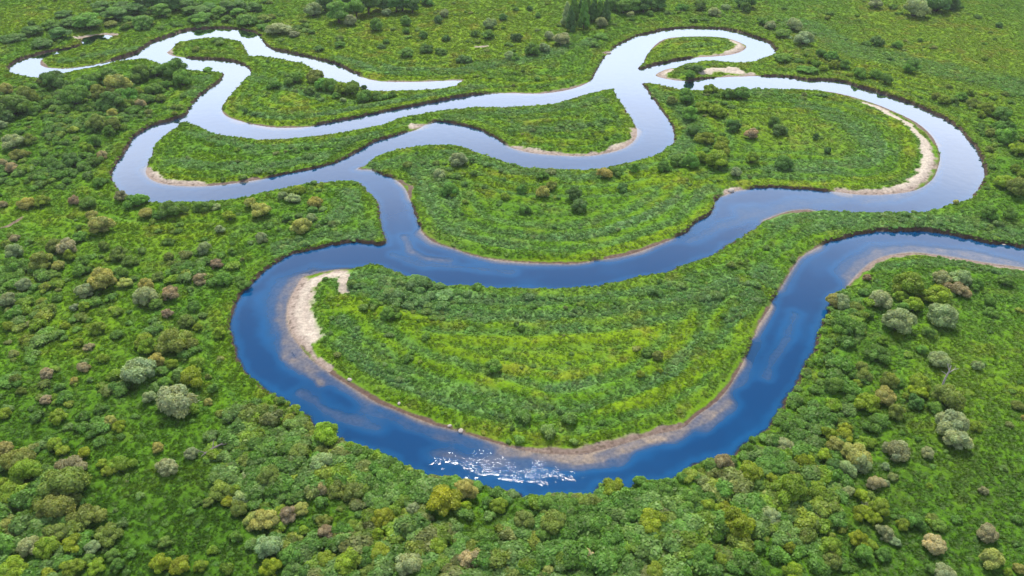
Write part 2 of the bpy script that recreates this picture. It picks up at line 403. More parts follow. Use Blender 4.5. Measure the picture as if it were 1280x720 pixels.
def foliage_mat(name, instancer):
    m, nt, o = mat(name); L = nt.links.new
    if instancer:
        src = N(nt, 'ShaderNodeAttribute', attribute_type='INSTANCER', attribute_name='tint').outputs['Color']
    else:
        src = N(nt, 'ShaderNodeObjectInfo').outputs['Color']
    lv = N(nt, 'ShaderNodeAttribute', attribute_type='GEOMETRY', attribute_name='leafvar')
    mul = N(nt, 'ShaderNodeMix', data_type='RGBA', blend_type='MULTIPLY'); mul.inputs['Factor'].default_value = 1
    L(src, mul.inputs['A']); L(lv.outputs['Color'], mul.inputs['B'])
    d = N(nt, 'ShaderNodeBsdfDiffuse'); t = N(nt, 'ShaderNodeBsdfTranslucent'); g = N(nt, 'ShaderNodeBsdfGlossy')
    g.inputs['Roughness'].default_value = .5
    L(mul.outputs['Result'], d.inputs['Color'])
    tc = N(nt, 'ShaderNodeMix', data_type='RGBA', blend_type='MULTIPLY'); tc.inputs['Factor'].default_value = 1
    tc.inputs['B'].default_value = (1.25, 1.15, .55, 1)
    L(mul.outputs['Result'], tc.inputs['A']); L(tc.outputs['Result'], t.inputs['Color'])
    mx = N(nt, 'ShaderNodeMixShader'); mx.inputs[0].default_value = .40
    L(d.outputs[0], mx.inputs[1]); L(t.outputs[0], mx.inputs[2])
    m2 = N(nt, 'ShaderNodeMixShader'); m2.inputs[0].default_value = .025
    L(mx.outputs[0], m2.inputs[1]); L(g.outputs[0], m2.inputs[2])
    L(m2.outputs[0], o.inputs['Surface'])
    return m

M_FOL = foliage_mat('bush_foliage', False)
M_FOLI = foliage_mat('low_foliage', True)

def ground_mat():
    m, nt, o = mat('meadow_ground'); L = nt.links.new
    a = N(nt, 'ShaderNodeAttribute', attribute_name='cover')
    geo = N(nt, 'ShaderNodeNewGeometry')
    n = N(nt, 'ShaderNodeTexNoise'); n.inputs['Scale'].default_value = 1.3; n.inputs['Detail'].default_value = 6
    L(geo.outputs['Position'], n.inputs['Vector'])
    n2 = N(nt, 'ShaderNodeTexNoise'); n2.inputs['Scale'].default_value = 6; n2.inputs['Detail'].default_value = 4
    L(geo.outputs['Position'], n2.inputs['Vector'])
    r = N(nt, 'ShaderNodeMapRange'); r.inputs['From Min'].default_value = .3; r.inputs['From Max'].default_value = .7
    r.inputs['To Min'].default_value = .7; r.inputs['To Max'].default_value = 1.3
    L(n.outputs['Fac'], r.inputs['Value'])
    r2 = N(nt, 'ShaderNodeMapRange'); r2.inputs['From Min'].default_value = .3; r2.inputs['From Max'].default_value = .7
    r2.inputs['To Min'].default_value = .85; r2.inputs['To Max'].default_value = 1.15
    L(n2.outputs['Fac'], r2.inputs['Value'])
    mm = N(nt, 'ShaderNodeMath', operation='MULTIPLY'); L(r.outputs[0], mm.inputs[0]); L(r2.outputs[0], mm.inputs[1])
    v = N(nt, 'ShaderNodeVectorMath', operation='SCALE'); L(a.outputs['Color'], v.inputs[0]); L(mm.outputs[0], v.inputs['Scale'])
    p = N(nt, 'ShaderNodeBsdfPrincipled'); p.inputs['Roughness'].default_value = .95; p.inputs['Specular IOR Level'].default_value = .15
    L(v.outputs[0], p.inputs['Base Color'])
    b = N(nt, 'ShaderNodeBump'); b.inputs['Strength'].default_value = .5; b.inputs['Distance'].default_value = .25
    L(n2.outputs['Fac'], b.inputs['Height']); L(b.outputs[0], p.inputs['Normal'])
    L(p.outputs[0], o.inputs['Surface'])
    return m

def water_mat():
    m, nt, o = mat('river_water'); L = nt.links.new
    geo = N(nt, 'ShaderNodeNewGeometry')
    a = N(nt, 'ShaderNodeAttribute', attribute_name='murk')       # R: how much of the bed the water column hides, G: wind ripple
    sep = N(nt, 'ShaderNodeSeparateColor'); L(a.outputs['Color'], sep.inputs[0])
    body = N(nt, 'ShaderNodeBsdfDiffuse'); bm_ = N(nt, 'ShaderNodeMix', data_type='RGBA'); bm_.inputs['A'].default_value = WATER_PALE; bm_.inputs['B'].default_value = WATER_BODY
    L(sep.outputs[2], bm_.inputs['Factor']); L(bm_.outputs['Result'], body.inputs['Color'])
    tr = N(nt, 'ShaderNodeBsdfTransparent'); tr.inputs['Color'].default_value = (.86, .9, 1.0, 1)
    mx = N(nt, 'ShaderNodeMixShader'); L(sep.outputs[0], mx.inputs[0]); L(tr.outputs[0], mx.inputs[1]); L(body.outputs[0], mx.inputs[2])
    # ripples: almost still water, and one patch the wind ruffles
    n1 = N(nt, 'ShaderNodeTexNoise'); n1.inputs['Scale'].default_value = .35; n1.inputs['Detail'].default_value = 1
    n2 = N(nt, 'ShaderNodeTexNoise'); n2.inputs['Scale'].default_value = 2.7; n2.inputs['Detail'].default_value = 0
    L(geo.outputs['Position'], n1.inputs['Vector']); L(geo.outputs['Position'], n2.inputs['Vector'])
    b1 = N(nt, 'ShaderNodeBump'); b1.inputs['Strength'].default_value = 1; b1.inputs['Distance'].default_value = .012
    L(n1.outputs['Fac'], b1.inputs['Height'])
    mul = N(nt, 'ShaderNodeMath', operation='MULTIPLY'); L(n2.outputs['Fac'], mul.inputs[0]); L(sep.outputs[1], mul.inputs[1])
    b2 = N(nt, 'ShaderNodeBump'); b2.inputs['Strength'].default_value = 1; b2.inputs['Distance'].default_value = RIPPLE
    L(mul.outputs[0], b2.inputs['Height']); L(b1.outputs[0], b2.inputs['Normal'])
    g = N(nt, 'ShaderNodeBsdfGlossy'); g.inputs['Roughness'].default_value = .03; g.inputs['Color'].default_value = (.90, .955, 1, 1)
    L(b2.outputs[0], g.inputs['Normal'])
    lw = N(nt, 'ShaderNodeLayerWeight'); lw.inputs['Blend'].default_value = .5; L(b2.outputs[0], lw.inputs['Normal'])
    cr = N(nt, 'ShaderNodeFloatCurve')
    c = cr.mapping.curves[0]
    pts = FRESNEL
    c.points[0].location = pts[0]; c.points[1].location = pts[-1]
    for q in pts[1:-1]: c.points.new(*q)
    cr.mapping.update()
    L(lw.outputs['Facing'], cr.inputs['Value'])
    m3 = N(nt, 'ShaderNodeMixShader'); L(cr.outputs[0], m3.inputs[0]); L(mx.outputs[0], m3.inputs[1]); L(g.outputs[0], m3.inputs[2])
    L(m3.outputs[0], o.inputs['Surface'])
    return m

def simple_mat(name, col, rough=.9, noise=0):
    m, nt, o = mat(name); L = nt.links.new
    p = N(nt, 'ShaderNodeBsdfPrincipled'); p.inputs['Roughness'].default_value = rough; p.inputs['Specular IOR Level'].default_value = .2
    n = N(nt, 'ShaderNodeTexNoise'); n.inputs['Scale'].default_value = 5; n.inputs['Detail'].default_value = 5
    geo = N(nt, 'ShaderNodeNewGeometry'); L(geo.outputs['Position'], n.inputs['Vector'])
    r = N(nt, 'ShaderNodeMapRange'); r.inputs['To Min'].default_value = .5; r.inputs['To Max'].default_value = 1.5
    L(n.outputs['Fac'], r.inputs['Value'])
    v = N(nt, 'ShaderNodeVectorMath', operation='SCALE'); v.inputs[0].default_value = col; L(r.outputs[0], v.inputs['Scale'])
    L(v.outputs[0], p.inputs['Base Color']); L(p.outputs[0], o.inputs['Surface'])
    return m

M_BARK = simple_mat('bark', (.09, .07, .05)); M_DEAD = simple_mat('bleached_wood', (.42, .38, .36)); M_ROCK = simple_mat('pale_stone', (.42, .38, .35))

COL = bpy.context.scene.collection

def raw_mesh(name, V, Fq, m, smooth=False, var=None):
    """numpy verts and equal-sized faces -> mesh"""
    me = bpy.data.meshes.new(name)
    V = np.asarray(V, np.float32); Fq = np.asarray(Fq, np.int32)
    k = Fq.shape[1]
    me.vertices.add(len(V)); me.vertices.foreach_set('co', V.ravel())
    me.loops.add(Fq.size); me.loops.foreach_set('vertex_index', Fq.ravel())
    me.polygons.add(len(Fq)); me.polygons.foreach_set('loop_start', np.arange(0, Fq.size, k, dtype=np.int32))
    me.polygons.foreach_set('loop_total', np.full(len(Fq), k, np.int32))
    me.polygons.foreach_set('use_smooth', np.full(len(Fq), smooth))
    me.update(calc_edges=True)
    if var is not None:
        at = me.attributes.new('leafvar', 'FLOAT_COLOR', 'POINT')
        at.data.foreach_set('color', np.asarray(var, np.float32).ravel())
    me.materials.append(m)
    return me

def add(name, me, parent=None):
    o = bpy.data.objects.new(name, me); COL.objects.link(o)
    if parent: o.parent = parent
    return o

# ------------------------------------------------------------------ ground and river
def fan(n_u, n_v, y0, y1, outer=True):
    v = np.linspace(0, 1, n_v); ys = y0 * (y1 / y0) ** v
    us = np.linspace(-1, 1, n_u)
    if outer:
        us = np.concatenate([[-14, -7, -4, -2.4, -1.7, -1.3, -1.12], us, [1.12, 1.3, 1.7, 2.4, 4, 7, 14]])
        ys = np.concatenate([[-900, -400, -150, -60, 0, 30, 50], ys, y1 * np.array([1.06, 1.15, 1.35, 1.7, 2.4, 4, 8, 16])])
    U, Y = np.meshgrid(us, ys)
    X = U * (.56 * np.maximum(Y, 40) + 55)
    P = np.stack([X.ravel(), Y.ravel()], -1)
    nu = len(us); nv = len(ys)
    i = (np.arange(nv - 1)[:, None] * nu + np.arange(nu - 1)[None]).ravel()
    Q = np.stack([i, i + 1, i + nu + 1, i + nu], -1)
    return P, Q

P, Q = fan(1150, 1350, 66, 520)
h, d, dd, soft, sand = terrain(P)
tone = sand_mask(P, True)[1][:, None]
cv = cover(P, d)
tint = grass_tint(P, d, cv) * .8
x, y = P[:, 0], P[:, 1]
sw_x = x * .8 - y * .6; sw_y = x * .6 + y * .8
lump = (fbm(sw_x / 1.5, sw_y, 1.5, 3, 91) - .5) * .55
far = (np.abs(x) > .56 * np.maximum(y, 40) + 60) | (y > 540) | (y < 60)
h = np.where((d > 1) & ~far, h + lump * sstep(1, 2.5, d) * (1 - sand), h)
S1 = np.array([.50, .445, .375])*tone + np.array([.19,.145,.11])*(1-tone); S2 = np.array([.31, .25, .215])*tone + np.array([.12,.08,.065])*(1-tone)
gr = (fbm(x, y, 2.2, 4, 77) * .6 + .4 * fbm(x, y, .5, 2, 78))[:, None]
sc = S2 + (S1 - S2) * sstep(.1, .9, h[:, None] * 1.3 + .1 + (gr - .5) * .55)
bed = np.array([.40, .30, .19])[None] * (.9 + .2 * gr)
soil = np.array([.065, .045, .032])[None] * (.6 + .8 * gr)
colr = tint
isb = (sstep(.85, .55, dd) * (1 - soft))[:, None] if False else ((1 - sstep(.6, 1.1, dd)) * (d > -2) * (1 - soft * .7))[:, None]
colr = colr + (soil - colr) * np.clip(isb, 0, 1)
# thin muddy margin on gently shelving banks
mar = ((1 - sstep(.0, .6, d + 2 * (gr[:, 0] - .5))) * soft * (d > -.5))[:, None]
colr = colr + (np.array([.17, .12, .105])[None] * (.7 + .6 * gr) - colr) * np.clip(mar, 0, 1)
colr = colr + (sc - colr) * (sand * sstep(.15, .5, d + sand * .4))[:, None]
lit = (sstep(.62, .72, fbm(x, y, .8, 3, 83)) * (d > .3) * (sand > .3) * (1 - sstep(1.2, 2.6, d)))[:, None]
colr = colr + (np.array([.10, .075, .055]) - colr) * lit * .7
colr = np.where(((h < 0) & (dd < 0))[:, None], bed, colr)
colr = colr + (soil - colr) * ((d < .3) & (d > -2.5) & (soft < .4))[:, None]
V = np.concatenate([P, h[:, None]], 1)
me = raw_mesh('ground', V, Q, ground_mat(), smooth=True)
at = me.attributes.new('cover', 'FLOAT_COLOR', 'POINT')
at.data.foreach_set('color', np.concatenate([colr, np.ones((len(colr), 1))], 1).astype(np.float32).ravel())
g = add('ground', me); g['kind'] = 'structure'
g['label'] = 'flat green river meadow with bare sandy banks around the winding river'

Pw, Qw = fan(620, 800, 66, 520, outer=False)
hw, dw, ddw, sw_, _ = terrain(Pw)
keep = (dw < 3.0)
fk = keep[Qw].any(1)
Qk = Qw[fk]; used = np.unique(Qk); remap = np.full(len(Pw), -1); remap[used] = np.arange(len(used)); Qk = remap[Qk]
Pk = Pw[used]; dep = np.maximum(0, -hw[used])
op = 1 - np.exp(-np.maximum(dep - .02, 0) * 2.9)
cx, cy = to_photo(Pk[:, 0], Pk[:, 1])
rip = np.exp(-(((cx - 610) / 62) ** 2 + ((cy - 580) / 17) ** 2)) + .7 * np.exp(-(((cx - 680) / 45) ** 2 + ((cy - 595) / 10) ** 2))
rip = .5 * sstep(.30, .85, rip + (fbm(Pk[:, 0], Pk[:, 1], 1.5, 3, 15) - .5) * 1.5) * sstep(.05, .3, rip)
mw = raw_mesh('river', np.concatenate([Pk, np.zeros((len(Pk), 1))], 1), Qk, water_mat(), smooth=True)
at = mw.attributes.new('murk', 'FLOAT_COLOR', 'POINT')
deepness = np.clip(sstep(.5, 2.3, dep) + (fbm(Pk[:, 0], Pk[:, 1], 14, 4, 19) - .5) * 1.3, 0, 1)
at.data.foreach_set('color', np.stack([op, rip, deepness, op * 0 + 1], -1).astype(np.float32).ravel())
r = add('river', mw); r['kind'] = 'structure'
r['label'] = 'blue meandering river, its far reaches mirroring the pale sky'

# ------------------------------------------------------------------ foliage meshes
def unit(v): return v / np.maximum(np.linalg.norm(v, axis=-1, keepdims=True), 1e-9)

def ico(sub=1):
    import bmesh
    bm = bmesh.new(); bmesh.ops.create_icosphere(bm, subdivisions=sub, radius=1)
    v = np.array([q.co[:] for q in bm.verts]); f = np.array([[w.index for w in q.verts] for q in bm.faces]); bm.free()
    return v, f
ICO = ico(2)

def leafy(name, seed, lobes, n, ls, m, jit=.55, core=.86, zmin=.02, droop=0.0, var=.22, rough=.07):
    """leaves scattered over the outside of a cluster of lobes (centre, radii)"""
    r = np.random.default_rng(seed)
    C = np.array([l[0] for l in lobes], float); R = np.array([l[1] for l in lobes], float)
    w = (R[:, 0] * R[:, 2]); w = w / w.sum()
    pick = r.choice(len(lobes), n * 3, p=w)
    dirs = unit(r.normal(size=(n * 3, 3))); dirs[:, 2] = np.where(dirs[:, 2] < -.35, -dirs[:, 2], dirs[:, 2])
    rad = 1 + np.clip(r.normal(size=(n * 3, 1)), -1, 2.4) * rough
    p = C[pick] + dirs * R[pick] * rad
    ok = p[:, 2] > zmin
    for c, q in zip(C, R):
        ok &= (((p - c) / q) ** 2).sum(1) > .80
    p = p[ok][:n]; dirs = dirs[ok][:n]; pk = pick[ok][:n]
    k = len(p)
    nrm = unit(dirs / R[pk] * R[pk].mean() + r.normal(size=(k, 3)) * jit + [0, 0, .15])
    t = unit(np.cross(nrm, r.normal(size=(k, 3)))); b = np.cross(nrm, t)
    if droop: b = unit(b - [0, 0, droop]);
    s = ls * r.uniform(.6, 1.35, (k, 1))
    q = np.stack([p - t * s * .5 - b * s * .8, p + t * s * .5 - b * s * .8, p + t * s * .42 + b * s * .8 + nrm * s * .2, p - t * s * .42 + b * s * .8 + nrm * s * .2], 1)
    Vv = q.reshape(-1, 3); Fv = np.arange(k * 4).reshape(-1, 4)
    lobev = r.uniform(1 - var, 1 + var, len(lobes))
    lv = lobev[pk] * r.uniform(.78, 1.22, k)
    hue = r.normal(0, .03, len(lobes))[pk] + r.normal(0, .04, k)
    col = np.stack([lv * (1 + hue), lv, lv * (1 - hue), lv * 0 + 1], -1).repeat(4, 0)
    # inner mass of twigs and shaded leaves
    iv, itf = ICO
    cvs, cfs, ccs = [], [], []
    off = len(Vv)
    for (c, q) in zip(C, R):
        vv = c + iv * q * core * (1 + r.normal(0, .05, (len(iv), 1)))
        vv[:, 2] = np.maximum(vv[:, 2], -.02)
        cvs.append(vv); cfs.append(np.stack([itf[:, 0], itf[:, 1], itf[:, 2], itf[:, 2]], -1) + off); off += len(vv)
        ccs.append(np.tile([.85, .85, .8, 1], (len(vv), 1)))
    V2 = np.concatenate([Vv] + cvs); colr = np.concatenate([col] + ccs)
    # quads and triangles need separate loops: build with mixed totals
    me = bpy.data.meshes.new(name)
    T = np.concatenate([c[:, :3] for c in cfs])
    loops = np.concatenate([Fv.ravel(), T.ravel()]).astype(np.int32)
    tot = np.concatenate([np.full(len(Fv), 4), np.full(len(T), 3)]).astype(np.int32)
    st = np.concatenate([[0], np.cumsum(tot)[:-1]]).astype(np.int32)
    me.vertices.add(len(V2)); me.vertices.foreach_set('co', V2.astype(np.float32).ravel())
    me.loops.add(len(loops)); me.loops.foreach_set('vertex_index', loops)
    me.polygons.add(len(tot)); me.polygons.foreach_set('loop_start', st); me.polygons.foreach_set('loop_total', tot)
    me.update(calc_edges=True)
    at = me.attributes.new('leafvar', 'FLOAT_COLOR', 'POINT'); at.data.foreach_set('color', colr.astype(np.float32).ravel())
    me.materials.append(m)
    return me

def dome_lobes(seed, n, spread=.62, r0=.30, r1=.46, top=1.25, flat=.85):
    r = np.random.default_rng(seed); L = [((0, 0, top * .45), (.55, .55, top * .42))]
    tries = 0
    while len(L) < n and tries < 4000:
        tries += 1
        a = r.uniform(0, 2 * math.pi); e = math.asin(r.uniform(-.15, 1))
        rr = r.uniform(r0, r1); k = spread * r.uniform(.75, 1.15)
        c = np.array([math.cos(a) * math.cos(e) * k, math.sin(a) * math.cos(e) * k, top * .36 + math.sin(e) * (top * .64 - rr * .7)])
        if all(np.linalg.norm(c - np.array(l[0])) > .55 * rr for l in L[1:]):
            L.append((tuple(c), (rr, rr, rr * flat)))
    return L

def tubes(name, segs, m, sides=6):
    """list of polylines [(x,y,z,r)...] -> one mesh"""
    V, Fc, off = [], [], 0
    for line in segs:
        L = np.array(line, float)
        for i, q in enumerate(L):
            a = L[min(i + 1, len(L) - 1), :3] - L[max(i - 1, 0), :3]; a = unit(a)
            u = unit(np.cross(a, [.3, .9, .1] if abs(a[2]) > .8 else [0, 0, 1.])); w = np.cross(a, u)
            for k in range(sides):
                th = 2 * math.pi * k / sides
                V.append(q[:3] + (u * math.cos(th) + w * math.sin(th)) * q[3])
        for i in range(len(L) - 1):
            for k in range(sides):
                k2 = (k + 1) % sides
                Fc.append([off + i * sides + k, off + i * sides + k2, off + (i + 1) * sides + k2, off + (i + 1) * sides + k])
        off += len(L) * sides
    return raw_mesh(name, np.array(V), np.array(Fc), m, smooth=True)

def stems(seed, top, n=6, tree=False):
    r = np.random.default_rng(seed); S = []
    if tree:
        S.append([(0, 0, -.05, .09), (.02, .01, top * .35, .07), (-.02, .02, top * .85, .02)])
        for i in range(n):
            z = top * r.uniform(.25, .6); a = r.uniform(0, 6.28); q = r.uniform(.3, .5)
            S.append([(0, 0, z, .04), (q * .6 * math.cos(a), q * .6 * math.sin(a), z + top * .12, .025), (q * math.cos(a), q * math.sin(a), z + top * .26, .01)])
    else:
        for i in range(n):
            a = 2 * math.pi * i / n + r.uniform(-.4, .4); q = r.uniform(.25, .55)
            S.append([(.08 * math.cos(a), .08 * math.sin(a), -.05, .06), (q * .5 * math.cos(a), q * .5 * math.sin(a), top * .4, .04), (q * math.cos(a), q * math.sin(a), top * .8, .012)])
    return S

